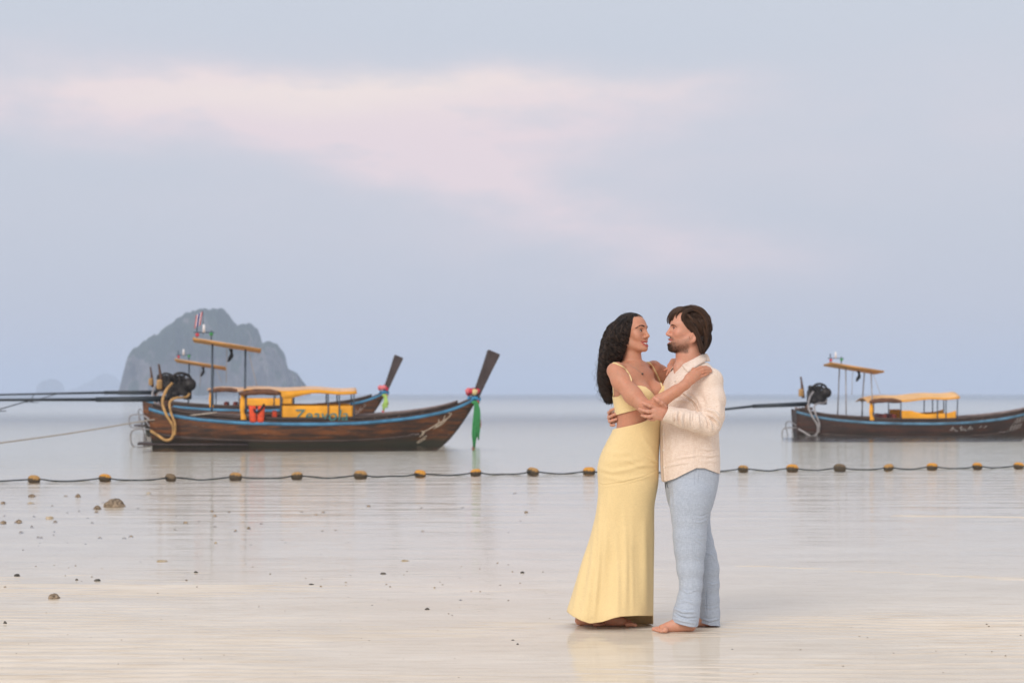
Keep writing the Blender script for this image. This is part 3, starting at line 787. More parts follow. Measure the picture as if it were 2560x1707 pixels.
# ---- ribbons tied round the prows, life vest, mooring lines: things of their own
def garland(boat, label, cols, long_mat, length, seed):
    rng = random.Random(seed)
    g = empty('prow_garland', boat.matrix_basis @ Vector((8.02, 0, 1.10)), boat.rotation_euler.z)
    for i in range(9):
        a = i / 9 * 2 * math.pi
        c = Vector((0.0 + 0.13 * math.cos(a) - 0.02, 0.12 * math.sin(a), 0.18 + 0.09 * rng.random()))
        mb = MB(); mb.ball(c, (0.06 + 0.03 * rng.random(), 0.05, 0.05 + 0.025 * rng.random()), 9, 6)
        for j, v in enumerate(mb.v):
            k = 1 + 0.22 * math.sin(j * 2.3 + i); mb.v[j] = tuple(c + (Vector(v) - c) * k)
        mb.build('flower', M[cols[i % len(cols)]], g)
    mb = MB(); mb.tube([Vector((0.13 * math.cos(a), 0.11 * math.sin(a), 0.06 + 0.03 * math.sin(a * 3))) for a in np.linspace(0, 6.3, 22)], 0.045, 7); mb.build('blue_sash', M['blue_cloth'], g)
    mb = MB(); mb.tube([Vector((0.12 * math.cos(a) - 0.01, 0.11 * math.sin(a), -0.03 + 0.02 * math.sin(a * 2))) for a in np.linspace(0, 6.3, 22)], 0.035, 7); mb.build('sash', M[long_mat], g)
    mb = MB(); cloth_strip(mb, [(0.02, -0.14, 0.02), (0.03, -0.17, -0.25), (0.0, -0.17, -0.6 * length), (-0.02, -0.16, -length)], [0.06, 0.10, 0.13, 0.14, 0.05], 0.010, 30, 0.03, seed); mb.build('scarf', M[long_mat], g)
    mb = MB(); cloth_strip(mb, [(0.05, -0.17, 0.0), (0.09, -0.20, -0.25), (0.07, -0.19, -0.55 * length), (0.09, -0.19, -0.84 * length)], [0.05, 0.08, 0.11, 0.12, 0.03], 0.010, 26, 0.03, seed + 5); mb.build('scarf', M[long_mat], g)
    mb = MB(); cloth_strip(mb, [(0.08, -0.12, 0.05), (0.10, -0.15, -0.3), (0.13, -0.15, -0.5 * length), (0.12, -0.15, -0.62 * length)], [0.04, 0.05, 0.07, 0.03], 0.012, 20, 0.02, seed + 1); mb.build('scarf', M['red_cloth'], g)
    MB().ball((-0.04, -0.15, -length - 0.03), (0.045, 0.04, 0.06)).build('scarf_knot', M['red_cloth'], g)
    tag(g, label, 'garland')
for bt in (boatA, boatB, boatC): bt.matrix_basis
bpy.context.view_layer.update()
garland(boatA, 'red and pink flower garland with long green scarf on the nearest prow', ['red_cloth', 'pink_cloth', 'red_cloth', 'cream_cloth'], 'green_cloth', 1.15, 4)
garland(boatB, 'pink garland with short lime scarf on the prow behind', ['pink_cloth', 'pink_cloth', 'red_cloth'], 'lime_cloth', 0.55, 9)
lv = empty('life_vest', boatA.matrix_basis @ Vector((2.62, -0.80, 0.60)), boatA.rotation_euler.z)
for sx in (-1, 1):
    mb = MB(); mb.loft([[Vector((sx * (0.085 + 0.085 * c_) + sx * 0.06 * z, -0.05 + 0.05 * s_, z)) for c_, s_ in [(math.cos(a), math.sin(a)) for a in np.linspace(0, 2 * math.pi, 10, endpoint=False)]] for z in np.linspace(0.02, 0.42, 6)], cap0=True, cap1=True)
    mb.build('foam_panel', M['vest'], lv)
MB().tube(smooth_pts([(-0.12, -0.05, 0.40), (-0.02, -0.10, 0.26), (0.10, -0.10, 0.34), (0.18, -0.08, 0.46)], 14), 0.03, 7).build('strap', M['black'], lv)
tag(lv, 'orange-red life vest with dark strap hung beside the yellow curtain', 'life vest')

def rope_thing(pts, r, label, nm='mooring_rope', mat='rope'):
    mb = MB(); mb.tube(smooth_pts(pts, 50), r, 6); o = mb.build(nm, M[mat]); tag(o, label, 'rope'); return o
w1 = boatA.matrix_basis @ Vector((1.65, -0.85, 0.86)); w2 = boatA.matrix_basis @ Vector((0.0, -0.52, 0.66))
rope_thing([w1, w2, at(360, 1052, 46.5), at(180, 1082, 44.0), at(0, 1107, 41.0), at(-160, 1128, 39.0), at(-300, 1160, 37.5)], 0.016, 'pale mooring rope slanting from the lettered boat down past the frame edge')

# ---- line of floats across the shallows
M['rope_dark'] = material('dark_green_float_rope', (0.012, 0.022, 0.024), 0.8, vary=0.4, vscale=20.0)
def float_mat(name, top, f):
    m = bpy.data.materials.new(name); m.use_nodes = True
    n = NT(m.node_tree); b = n.n['Principled BSDF']
    co = n.coord('Object'); x, y, z = n.sep(co)
    nz = n.noise(co, 16.0, 5.0, 0.65)
    h_ = n.math('ADD', z, n.math('MULTIPLY', n.math('SUBTRACT', nz, 0.5), 0.16))
    c = n.mix(n.ss(h_, f - 0.02, f + 0.03), (0.06, 0.042, 0.022), top)
    n.put(b.inputs['Base Color'], c); b.inputs['Roughness'].default_value = 0.65
    n.put(b.inputs['Normal'], n.bump(nz, 0.7, 0.02))
    return m
fm = [float_mat('float_plastic_bright', (0.62, 0.28, 0.03), 0.02), float_mat('float_plastic_fouled', (0.44, 0.24, 0.07), 0.035), float_mat('float_plastic_dark', (0.17, 0.115, 0.06), 0.03)]
floats = [(78, 1099, 1), (241, 1096, 0), (392, 1095, 2), (541, 1093, 1), (682, 1091, 1), (828, 1089, 1), (965, 1086, 0), (1093, 1083, 0), (1224, 1081, 1), (1353, 1080, 0),
          (1474, 1079, 1), (1592, 1077, 1), (1707, 1074, 1), (1820, 1073, 0), (1929, 1072, 2), (2041, 1071, 1), (2141, 1069, 0), (2245, 1068, 0), (2340, 1067, 0), (2440, 1066, 1)]
what = {0: 'bright yellow-orange', 1: 'orange and brown fouled', 2: 'dark brown weed-covered'}
labs = ['nearest the frame edge, first in the line', 'second in the line, before the stern guard', 'third in the line, below the boat engine', 'fourth in the line, below the life vest', 'fifth in the line, below the lettered curtain',
        'sixth in the line, below the canopy end', 'seventh in the line, below the bow script', 'eighth in the line, below the green scarf', 'ninth in the line, in open water', 'just before the yellow skirt',
        'hidden', 'hidden', 'first past the man', 'second past the man', 'third past the man', 'fourth past the man', 'fifth past the man', 'sixth past the man', 'last one, at the frame edge', 'out']
def float_pt(px_, py_):
    dist = F_PX * EYE / ((py_ + 7) * S2 - HORIZON)
    return Vector(((px_ * S2 - 1280.0) * dist / F_PX, dist, 0.0))
fpts = []
for i, (fx, fy, k) in enumerate(floats):
    p = float_pt(fx, fy); fpts.append(p)
    if labs[i] in ('hidden', 'out'): continue
    rng = random.Random(i)
    mb = MB(); prof = [(-0.125, 0.02), (-0.118, 0.042), (-0.10, 0.066), (-0.07, 0.083), (-0.03, 0.092), (0.0, 0.090), (0.03, 0.092), (0.07, 0.083), (0.10, 0.066), (0.118, 0.042), (0.125, 0.02)]
    mb.loft([[Vector((x, r * math.cos(a), r * math.sin(a))) for a in np.linspace(0, 2 * math.pi, 14, endpoint=False)] for x, r in prof], cap0=True, cap1=True)
    o = mb.build('float_buoy', fm[k])
    o.location = p + Vector((0, 0, 0.03)); o.rotation_euler = (rng.uniform(-0.2, 0.2), rng.uniform(-0.2, 0.2), rng.uniform(-0.5, 0.5)); s_ = rng.uniform(0.70, 0.86); o.scale = (s_, s_, s_)
    tag(o, what[k] + ' float, ' + labs[i], 'float', 'floats strung across the shallows')
rp = [float_pt(-520, 1106) + Vector((0, 0, -0.25)), float_pt(-400, 1105), float_pt(-200, 1103), float_pt(-60, 1101)]
for i, p in enumerate(fpts):
    rp.append(p + Vector((0, 0, 0.035)))
    if i + 1 < len(fpts):
        q = fpts[i + 1]; rng = random.Random(50 + i)
        for u in (0.25, 0.5, 0.75):
            rp.append(p.lerp(q, u) + Vector((0, rng.uniform(-0.25, 0.1), 0.004 if u == 0.5 else 0.014)))
rp += [float_pt(2560, 1065), float_pt(2700, 1064), float_pt(2820, 1063) + Vector((0, 0, -0.25))]
mb = MB(); mb.tube(smooth_pts(rp, 460), 0.011, 6); o = mb.build('float_rope', M['rope_dark']); tag(o, 'dark rope threading the yellow floats across the water', 'rope')
# ================================================================== sculpting tools for the two people
class Vol:
    """a signed-distance field on a rectilinear grid; shapes are blended in, then turned into one continuous surface"""
    def __init__(self, xs, ys, zs):
        self.a = [np.asarray(v, np.float32) for v in (xs, ys, zs)]
        self.F = np.full([len(v) for v in self.a], 0.5, np.float32)
    def box(self, lo, hi, pad):
        sl = []
        for k in range(3):
            i0 = int(np.searchsorted(self.a[k], lo[k] - pad)); i1 = int(np.searchsorted(self.a[k], hi[k] + pad))
            sl.append(slice(max(i0 - 1, 0), min(i1 + 1, len(self.a[k]))))
        X = self.a[0][sl[0]][:, None, None]; Y = self.a[1][sl[1]][None, :, None]; Z = self.a[2][sl[2]][None, None, :]
        return tuple(sl), X, Y, Z
    def blend(self, sl, d, k, op):
        A = self.F[sl]
        if op == 'sub':
            h = np.maximum(k - np.abs(A + d), 0) / k if k > 0 else 0
            self.F[sl] = np.maximum(A, -d) + h * h * k * 0.25
        else:
            h = np.maximum(k - np.abs(A - d), 0) / k if k > 0 else 0
            self.F[sl] = np.minimum(A, d) - h * h * k * 0.25
    def cone(self, a, b, ra, rb, k=0.01, op='add', flat=None):
        """round cone; flat=(direction, factor) squashes it along a direction"""
        a = np.asarray(a, np.float32); b = np.asarray(b, np.float32); r = max(ra, rb)
        sl, X, Y, Z = self.box(np.minimum(a, b) - r, np.maximum(a, b) + r, k + 0.006)
        ab = b - a; L = float(ab @ ab) + 1e-12
        px_, py_, pz_ = X - a[0], Y - a[1], Z - a[2]
        t = np.clip((px_ * ab[0] + py_ * ab[1] + pz_ * ab[2]) / L, 0, 1)
        qx, qy, qz = px_ - t * ab[0], py_ - t * ab[1], pz_ - t * ab[2]
        if flat is not None:
            f, s = np.asarray(flat[0], np.float32), flat[1]
            f = f / np.linalg.norm(f); dt = (qx * f[0] + qy * f[1] + qz * f[2]) * (1.0 / s - 1.0)
            qx, qy, qz = qx + dt * f[0], qy + dt * f[1], qz + dt * f[2]
        d = np.sqrt(qx * qx + qy * qy + qz * qz) - (ra + t * (rb - ra))
        self.blend(sl, d, k, op)
    def chain(self, pts, rs, k=0.01, op='add', flat=None):
        for i in range(len(pts) - 1):
            self.cone(pts[i], pts[i + 1], rs[i], rs[i + 1], k, op, flat)
    def ell(self, c, r, k=0.01, R=None, op='add'):
        """ellipsoid; R columns are its axes"""
        c = np.asarray(c, np.float32); r = np.asarray(r, np.float32); m = float(r.max())
        sl, X, Y, Z = self.box(c - m, c + m, k + 0.006)
        x, y, z = X - c[0], Y - c[1], Z - c[2]
        if R is not None:
            R = np.asarray(R, np.float32)
            x, y, z = (x * R[0, 0] + y * R[1, 0] + z * R[2, 0], x * R[0, 1] + y * R[1, 1] + z * R[2, 1], x * R[0, 2] + y * R[1, 2] + z * R[2, 2])
        k0 = np.sqrt((x / r[0]) ** 2 + (y / r[1]) ** 2 + (z / r[2]) ** 2)
        k1 = np.sqrt((x / r[0] ** 2) ** 2 + (y / r[1] ** 2) ** 2 + (z / r[2] ** 2) ** 2) + 1e-9
        self.blend(sl, k0 * (k0 - 1) / k1, k, op)
    def stack(self, rows, k=0.02, power=2.3):
        """lofted trunk: rows of (z, cx, cy, ru, rv, turn); u = across, v = fore-aft, turned about z"""
        rows = sorted(rows); R = np.array(rows, np.float32)
        zz = self.a[2]
        lo = (R[:, 1].min() - R[:, 3:5].max(), R[:, 2].min() - R[:, 3:5].max(), R[0, 0]); hi = (R[:, 1].max() + R[:, 3:5].max(), R[:, 2].max() + R[:, 3:5].max(), R[-1, 0])
        sl, X, Y, Z = self.box(lo, hi, k + 0.01)
        zs = Z.ravel()
        # smooth the table
        fz = np.linspace(R[0, 0], R[-1, 0], 160); g = [np.interp(fz, R[:, 0], R[:, j]) for j in range(1, 6)]
        for _ in range(30):
            for v in g: v[1:-1] = 0.25 * v[:-2] + 0.5 * v[1:-1] + 0.25 * v[2:]
        cx, cy, ru, rv, tn = [np.interp(zs, fz, v)[None, None, :].astype(np.float32) for v in g]
        c, s = np.cos(tn), np.sin(tn)
        x, y = X - cx, Y - cy
        u, v = x * c + y * s, -x * s + y * c
        q = (np.abs(u / ru) ** power + np.abs(v / rv) ** power) ** (1.0 / power)
        d = (q - 1) * np.minimum(ru, rv)
        dz_ = np.maximum(R[0, 0] - zs, zs - R[-1, 0])[None, None, :]
        d = np.where(dz_ > 0, np.sqrt(np.maximum(d, 0) ** 2 + dz_ ** 2), np.maximum(d, dz_))
        self.blend(sl, d, k, 'add')
    def mesh(self):
        F = self.F; S = F < 0
        n = [m - 1 for m in F.shape]
        cnt = np.zeros(n, np.uint8)
        for i in (0, 1):
            for j in (0, 1):
                for k in (0, 1):
                    cnt += S[i:n[0] + i, j:n[1] + j, k:n[2] + k]
        act = np.flatnonzero(((cnt > 0) & (cnt < 8)).ravel())
        ci, cj, ck = np.unravel_index(act, n)
        acc = np.zeros((len(act), 3)); num = np.zeros(len(act))
        corners = [(i, j, k) for i in (0, 1) for j in (0, 1) for k in (0, 1)]
        vals = {c: F[ci + c[0], cj + c[1], ck + c[2]] for c in corners}
        for c in corners:
            for ax in range(3):
                if c[ax] == 0:
                    c2 = list(c); c2[ax] = 1; c2 = tuple(c2)
                    a, b = vals[c], vals[c2]
                    x = (a < 0) != (b < 0)
                    t = np.where(x, a / np.where(x, a - b, 1), 0)
                    for q in range(3):
                        acc[:, q] += np.where(x, c[q] + (t if q == ax else 0), 0)
                    num += x
        acc /= num[:, None]
        pos = np.empty((len(act), 3), np.float32)
        for q, cc in enumerate((ci, cj, ck)):
            g = cc + acc[:, q]
            pos[:, q] = np.interp(g, np.arange(len(self.a[q])), self.a[q])
        lut = np.full(n[0] * n[1] * n[2], -1, np.int32); lut[act] = np.arange(len(act), dtype=np.int32)
        lut = lut.reshape(n)
        faces = []
        for ax in range(3):
            o1, o2 = (ax + 1) % 3, (ax + 2) % 3
            sA = [slice(None)] * 3; sB = [slice(None)] * 3
            sA[ax] = slice(0, -1); sB[ax] = slice(1, None)
            for o in (o1, o2):
                sA[o] = slice(1, -1); sB[o] = slice(1, -1)
            a, b = S[tuple(sA)], S[tuple(sB)]
            e = np.argwhere(a != b)
            flip = a[tuple(e.T)]
            base = e.copy(); base[:, o1] += 1; base[:, o2] += 1
            def cell(d1, d2):
                q = base.copy(); q[:, o1] += d1; q[:, o2] += d2
                return lut[tuple(q.T)]
            quad = np.stack([cell(-1, -1), cell(0, -1), cell(0, 0), cell(-1, 0)], 1)
            quad[~flip] = quad[~flip][:, ::-1]
            faces.append(quad)
        return pos, np.concatenate(faces)
def relax(v, f, it=2, lam=0.5):
    """light smoothing"""
    e = np.concatenate([f[:, [0, 1]], f[:, [1, 2]], f[:, [2, 3]], f[:, [3, 0]]])
    e = np.concatenate([e, e[:, ::-1]])
    n = len(v); deg = np.bincount(e[:, 0], minlength=n)[:, None]
    v = v.astype(np.float64)
    for _ in range(it):
        s = np.stack([np.bincount(e[:, 0], weights=v[e[:, 1], q], minlength=n) for q in range(3)], 1)
        v = v + lam * (s / np.maximum(deg, 1) - v)
    return v.astype(np.float32)
def normals(v, f):
    a, b, c, d = (v[f[:, k]] for k in range(4))
    fn = np.cross(c - a, d - b)
    n = np.zeros_like(v)
    for k in range(4):
        for q in range(3):
            n[:, q] += np.bincount(f[:, k], weights=fn[:, q], minlength=len(v))
    return n / (np.linalg.norm(n, axis=1)[:, None] + 1e-12)
def axis(*segs):
    """nonuniform axis: (start, stop, step), ..."""
    out = []
    for a, b, s in segs:
        out += list(np.arange(a, b - 1e-6, s))
    out.append(segs[-1][1])
    return np.array(out)
D0 = FOCUS
def P(px_, py_, dy=0.0):
    """a point on the couple, from the photograph's pixel and its depth about the couple's plane"""
    return np.array(at(px_, py_, D0 + dy), float)
def PP(*pts): return [P(*p) for p in pts]
PXM = D0 / F_PX             # metres per photograph pixel at the couple
def to_px(v):
    v = np.asarray(v)
    return 1280.0 + v[:, 0] * F_PX / v[:, 1], HORIZON - (v[:, 2] - EYE) * F_PX / v[:, 1]
def seg_dist(qx, qy, a, b):
    ax, ay = a; bx, by = b
    L = (bx - ax) ** 2 + (by - ay) ** 2 + 1e-9
    t = np.clip(((qx - ax) * (bx - ax) + (qy - ay) * (by - ay)) / L, 0, 1)
    return np.hypot(qx - ax - t * (bx - ax), qy - ay - t * (by - ay)), t
def folds(v, f, lines, side=-1):
    """push cloth in and out along crease lines given where they lie on the garment (photograph pixels), on the side facing the camera"""
    nrm = normals(v, f); qx, qy = to_px(v)
    w_ = np.clip((nrm[:, 1] * side + 0.25) / 0.5, 0, 1)
    disp = np.zeros(len(v))
    for pts, wd, am in lines:
        best = np.full(len(v), 1e9); tt = np.zeros(len(v)); m = len(pts) - 1
        for i in range(m):
            d_, t_ = seg_dist(qx, qy, pts[i], pts[i + 1])
            u = d_ < best; best[u] = d_[u]; tt[u] = (i + t_[u]) / m
        taper = np.sin(np.clip(tt, 0.02, 0.98) * math.pi) ** 0.6
        disp += am * taper * (np.exp(-(best / wd) ** 2) - 0.45 * np.exp(-((best - 1.9 * wd) / wd) ** 2))
    return v + nrm * (disp * w_)[:, None]
def drape(bvh, pts, lift, n=None):
    """lay a line on a surface: each (px, py) is dropped onto it along the line of sight; the result keeps to the surface"""
    q = smooth_pts(pts, n) if n else [np.array(p, float) for p in pts]
    out = []; last = D0
    o = Vector((0, 0, EYE))
    for p in q:
        tgt = at(p[0], p[1], 1.0) - o
        h = bvh.ray_cast(o, tgt.normalized(), 40.0)
        if h[0] is None:
            x = at(p[0], p[1], last)
            near = bvh.find_nearest(x)
            out.append(near[0] + near[1] * lift)
        else:
            last = h[0].y
            out.append(h[0] + h[1] * lift)
    return out
def clip_mesh(v, f, fn):
    """cut a surface cleanly along fn(v) = 0 and keep the side where fn < 0; returns triangles"""
    if f.shape[1] == 4: f = np.concatenate([f[:, [0, 1, 2]], f[:, [0, 2, 3]]])
    g = fn(v); ins = g < 0; k = ins[f].sum(1)
    out = [f[k == 3]]; nv = [v]; base = len(v)
    for cnt in (1, 2):
        t = f[k == cnt]
        if not len(t): continue
        lone = (ins[t] if cnt == 1 else ~ins[t]).argmax(1); r = np.arange(len(t))
        a, b_, c_ = t[r, lone], t[r, (lone + 1) % 3], t[r, (lone + 2) % 3]
        tb = (g[a] / (g[a] - g[b_]))[:, None]; tc = (g[a] / (g[a] - g[c_]))[:, None]
        pb = v[a] + (v[b_] - v[a]) * tb; pc = v[a] + (v[c_] - v[a]) * tc
        ib = base + np.arange(len(t)); ic = ib + len(t); base += 2 * len(t)
        nv += [pb, pc]
        if cnt == 1: out.append(np.stack([a, ib, ic], 1))
        else: out += [np.stack([ib, b_, c_], 1), np.stack([ib, c_, ic], 1)]
    v = np.concatenate(nv); f = np.concatenate(out)
    # weld and drop what is no longer used
    key = np.round(v / 2e-5).astype(np.int64); _, first, inv = np.unique(key, axis=0, return_index=True, return_inverse=True)
    inv = inv.ravel(); v = v[first]; f = inv[f]; f = f[(f[:, 0] != f[:, 1]) & (f[:, 1] != f[:, 2]) & (f[:, 0] != f[:, 2])]
    used = np.unique(f); remap = np.full(len(v), -1); remap[used] = np.arange(len(used))
    return v[used].astype(np.float32), remap[f]
def bvh_of(v, f):
    return BVHTree.FromPolygons([tuple(map(float, p)) for p in v], [tuple(int(i) for i in q) for q in f])
def strand_mesh(paths, r0, r1, sides=3):
    """many hairs as thin tapered tubes in one mesh; paths: (n, m, 3)"""
    p = np.asarray(paths, np.float64); n, m, _ = p.shape
    t = np.gradient(p, axis=1); t /= np.linalg.norm(t, axis=2, keepdims=True) + 1e-12
    ref = np.array([0.31, -0.87, 0.38]); a = np.cross(t, ref); a /= np.linalg.norm(a, axis=2, keepdims=True) + 1e-9
    b = np.cross(t, a)
    u = np.linspace(0, 1, m)[None, :, None]
    r0 = np.asarray(r0).reshape(-1, 1, 1); r1 = np.asarray(r1).reshape(-1, 1, 1)
    rad = r0 + (r1 - r0) * u ** 2
    V = np.stack([p + (a * math.cos(2 * math.pi * k / sides) + b * math.sin(2 * math.pi * k / sides)) * rad for k in range(sides)], 2)
    ids = np.arange(n * m * sides).reshape(n, m, sides)
    q = []
    for k in range(sides):
        k2 = (k + 1) % sides
        q.append(np.stack([ids[:, :-1, k].ravel(), ids[:, :-1, k2].ravel(), ids[:, 1:, k2].ravel(), ids[:, 1:, k].ravel()], 1))
    return V.reshape(-1, 3).astype(np.float32), np.concatenate(q)
class Head:
    """local head frame: x = its left, y = forward, z = up; size 1 = 0.23 m from chin to crown"""
    def __init__(self, centre, yaw, pitch, roll, size):
        f = np.array([math.sin(yaw), math.cos(yaw), 0.0]); l = np.array([-math.cos(yaw), math.sin(yaw), 0.0]); u = np.array([0, 0, 1.0])
        # yaw: 0 looks away from the camera (+y); 90 deg looks to the frame's right
        f, u = f * math.cos(pitch) + u * math.sin(pitch), u * math.cos(pitch) - f * math.sin(pitch)
        l, u = l * math.cos(roll) + u * math.sin(roll), u * math.cos(roll) - l * math.sin(roll)
        self.R = np.stack([l, f, u], 1); self.c = np.asarray(centre, float); self.s = size
    def w(self, x, y, z): return self.c + self.R @ (np.array([x, y, z], float) * self.s)
    def loc(self, v): return (np.asarray(v) - self.c) @ self.R / self.s
def sculpt_head(V, H, male):
    s = H.s; w_, R = H.w, H.R
    E = lambda c, r, k, op='add': V.ell(w_(*c), np.array(r) * s, k * s, R, op)
    C = lambda a, b, ra, rb, k, op='add': V.cone(w_(*a), w_(*b), ra * s, rb * s, k * s, op)
    E((0, -0.008, 0.030), (0.074, 0.096, 0.084), 0.0)                          # cranium
    E((0, 0.030, 0.030), (0.064, 0.064, 0.070), 0.03)                          # forehead
    E((0, 0.026, -0.040), (0.057, 0.060, 0.066), 0.03)                         # mid face
    E((0, 0.048, -0.062), (0.042, 0.040, 0.040), 0.02)                         # muzzle
    jw = 0.054 if male else 0.049
    for sx in (-1, 1):
        C((sx * jw, -0.004, -0.056), (sx * 0.022, 0.066, -0.098), 0.017, 0.014, 0.025)   # jaw
        C((sx * jw, -0.010, -0.020), (sx * jw, -0.004, -0.060), 0.018, 0.017, 0.02)
        E((sx * 0.040, 0.060, -0.022), (0.023, 0.020, 0.020), 0.022)           # cheek
        if not male: E((sx * 0.036, 0.066, -0.036), (0.018, 0.015, 0.016), 0.018)   # smiling cheek
        C((sx * 0.012, 0.089, 0.027), (sx * 0.044, 0.072, 0.026), 0.010, 0.008, 0.014)   # brow
        E((sx * 0.031, 0.090, 0.004), (0.018, 0.013, 0.011), 0.012, 'sub')     # eye socket
        E((sx * 0.031, 0.0715, 0.003), (0.0165, 0.0145, 0.0135), 0.006)        # lids over the eyeball
    E((0, 0.074 if male else 0.079, -0.101), (0.021 if male else 0.018, 0.017, 0.017 if male else 0.015), 0.02)    # chin
    C((0, 0.086, 0.020), (0, 0.104, -0.020), 0.0085, 0.0095, 0.012)            # nose bridge
    E((0, 0.107, -0.031), (0.0125, 0.0125, 0.0105), 0.008)                     # tip
    for sx in (-1, 1):
        E((sx * 0.0125, 0.094, -0.036), (0.0085, 0.0105, 0.0085), 0.006)       # wing
        E((sx * 0.006, 0.100, -0.0435), (0.0036, 0.0055, 0.0035), 0.003, 'sub')
    # lips, parted in a smile: upper lip, lower lip, the opening between them, corners drawn up and back
    up_ = [(0, 0.0955, -0.0620), (0.012, 0.0930, -0.0612), (0.024, 0.0855, -0.0600), (0.036, 0.0720, -0.0560)]
    lo_ = [(0, 0.0930, -0.0875), (0.012, 0.0905, -0.0855), (0.025, 0.0825, -0.0765), (0.038, 0.0710, -0.0580)]
    gap = [(0, 0.0985, -0.0738), (0.012, 0.0965, -0.0724), (0.024, 0.0890, -0.0670), (0.035, 0.0770, -0.0588)]
    if male:
        up_ = [(a_ * 0.82, b_, c_ + 0.002) for a_, b_, c_ in up_]; lo_ = [(a_ * 0.82, b_ + 0.001, c_ + 0.005) for a_, b_, c_ in lo_]; gap = [(a_ * 0.8, b_, c_ + 0.003) for a_, b_, c_ in gap]
    for sx in (-1, 1):
        m_ = lambda q: (q[0] * sx, q[1], q[2])
        for i in range(3):
            C(m_(up_[i]), m_(up_[i + 1]), (0.0052, 0.0050, 0.0044, 0.0025)[i], (0.0052, 0.0050, 0.0044, 0.0025)[i + 1], 0.004)
            C(m_(lo_[i]), m_(lo_[i + 1]), (0.0064, 0.0060, 0.0048, 0.0025)[i], (0.0064, 0.0060, 0.0048, 0.0025)[i + 1], 0.005)
        for i in range(3):
            r_ = (0.0076, 0.0070, 0.0052, 0.0020) if not male else (0.0040, 0.0038, 0.0030, 0.0014)
            C(m_(gap[i]), m_(gap[i + 1]), r_[i], r_[i + 1], 0.002, 'sub')
        if not male: C((sx * 0.034, 0.0775, -0.052), (sx * 0.022, 0.088, -0.036), 0.0035, 0.003, 0.008)     # smile fold
        # ear
        RE = R @ np.array([[math.cos(0.35 * sx), -math.sin(0.35 * sx), 0], [math.sin(0.35 * sx), math.cos(0.35 * sx), 0], [0, 0, 1]])
        V.ell(w_(sx * 0.080, -0.017, -0.032), np.array((0.0110, 0.020, 0.032)) * s, 0.006 * s, RE)
        V.ell(w_(sx * 0.075, -0.008, -0.058), np.array((0.008, 0.010, 0.012)) * s, 0.008 * s, RE)
        V.ell(w_(sx * 0.0925, -0.014, -0.028), np.array((0.0085, 0.012, 0.020)) * s, 0.004 * s, RE, 'sub')
        V.cone(w_(sx * 0.084, -0.002, -0.036), w_(sx * 0.084, -0.001, -0.044), 0.0045 * s, 0.0045 * s, 0.004 * s)
def face_extras(H, parent, iris, lip_gap_open, look):
    """eyes, lashes and teeth as parts"""
    s = H.s
    def ellip(c, r, name, mat, par):
        mb = MB(); mb.ball((0, 0, 0), 1.0, 16, 12)
        mb.v = [tuple(H.w(c[0] + v[0] * r[0], c[1] + v[1] * r[1], c[2] + v[2] * r[2])) for v in mb.v]
        return mb.build(name, mat, par)
    for sx in (-1, 1):
        # an almond of eye shows between the lids
        e = ellip((sx * 0.0312, 0.0768, 0.0015), (0.0130, 0.0100, 0.0040), 'eye', M['eye_white'], parent)
        ellip((sx * 0.0312 + look[0], 0.0838, 0.0018 + look[1]), (0.0064, 0.0036, 0.0046), 'iris', iris, e)
        mb = MB()
        arc = [(sx * (0.0312 - 0.0125), 0.0800, -0.0002), (sx * 0.0270, 0.0858, 0.0050), (sx * 0.0330, 0.0862, 0.0056), (sx * 0.0395, 0.0826, 0.0040), (sx * 0.0465, 0.0745, 0.0010)]
        mb.tube([H.w(*p) for p in smooth_pts(arc, 14)], [0.0012 * s + 0.0016 * s * math.sin(i / 13 * math.pi) for i in range(14)], 5); mb.build('lashes', M['lash'], parent)
    mb = MB()
    for k in range(12):
        x = (k - 5.5) * 0.0046; y = 0.0908 - 0.0125 * (x / 0.025) ** 2; z = -0.0690 + 0.0075 * (x / 0.025) ** 2
        hw, hh = 0.00225, ((0.0068 if abs(k - 5.5) < 2 else 0.0056) if lip_gap_open else 0.0046)
        vs = [H.w(x + a * hw, y + (0.0010 if b_ > 0 else -0.004), z + c_ * hh) for b_ in (1, -1) for a, c_ in ((-1, -1), (1, -1), (1, 1), (-1, 1))]
        mb.add(vs, [(0, 1, 2, 3), (7, 6, 5, 4), (0, 4, 5, 1), (1, 5, 6, 2), (2, 6, 7, 3), (3, 7, 4, 0)])
    mb.build('teeth', M['teeth'], parent, smooth=False, bevel=0.0008)
M['eye_white'] = material('eye_white', (0.62, 0.58, 0.55), 0.25)
M['iris_dark'] = material('dark_brown_iris', (0.02, 0.011, 0.007), 0.2)
M['iris_brown'] = material('brown_iris', (0.045, 0.028, 0.018), 0.2)
M['lash'] = material('black_lashes', (0.008, 0.006, 0.005), 0.6)
M['teeth'] = material('teeth_enamel', (0.88, 0.85, 0.80), 0.3)
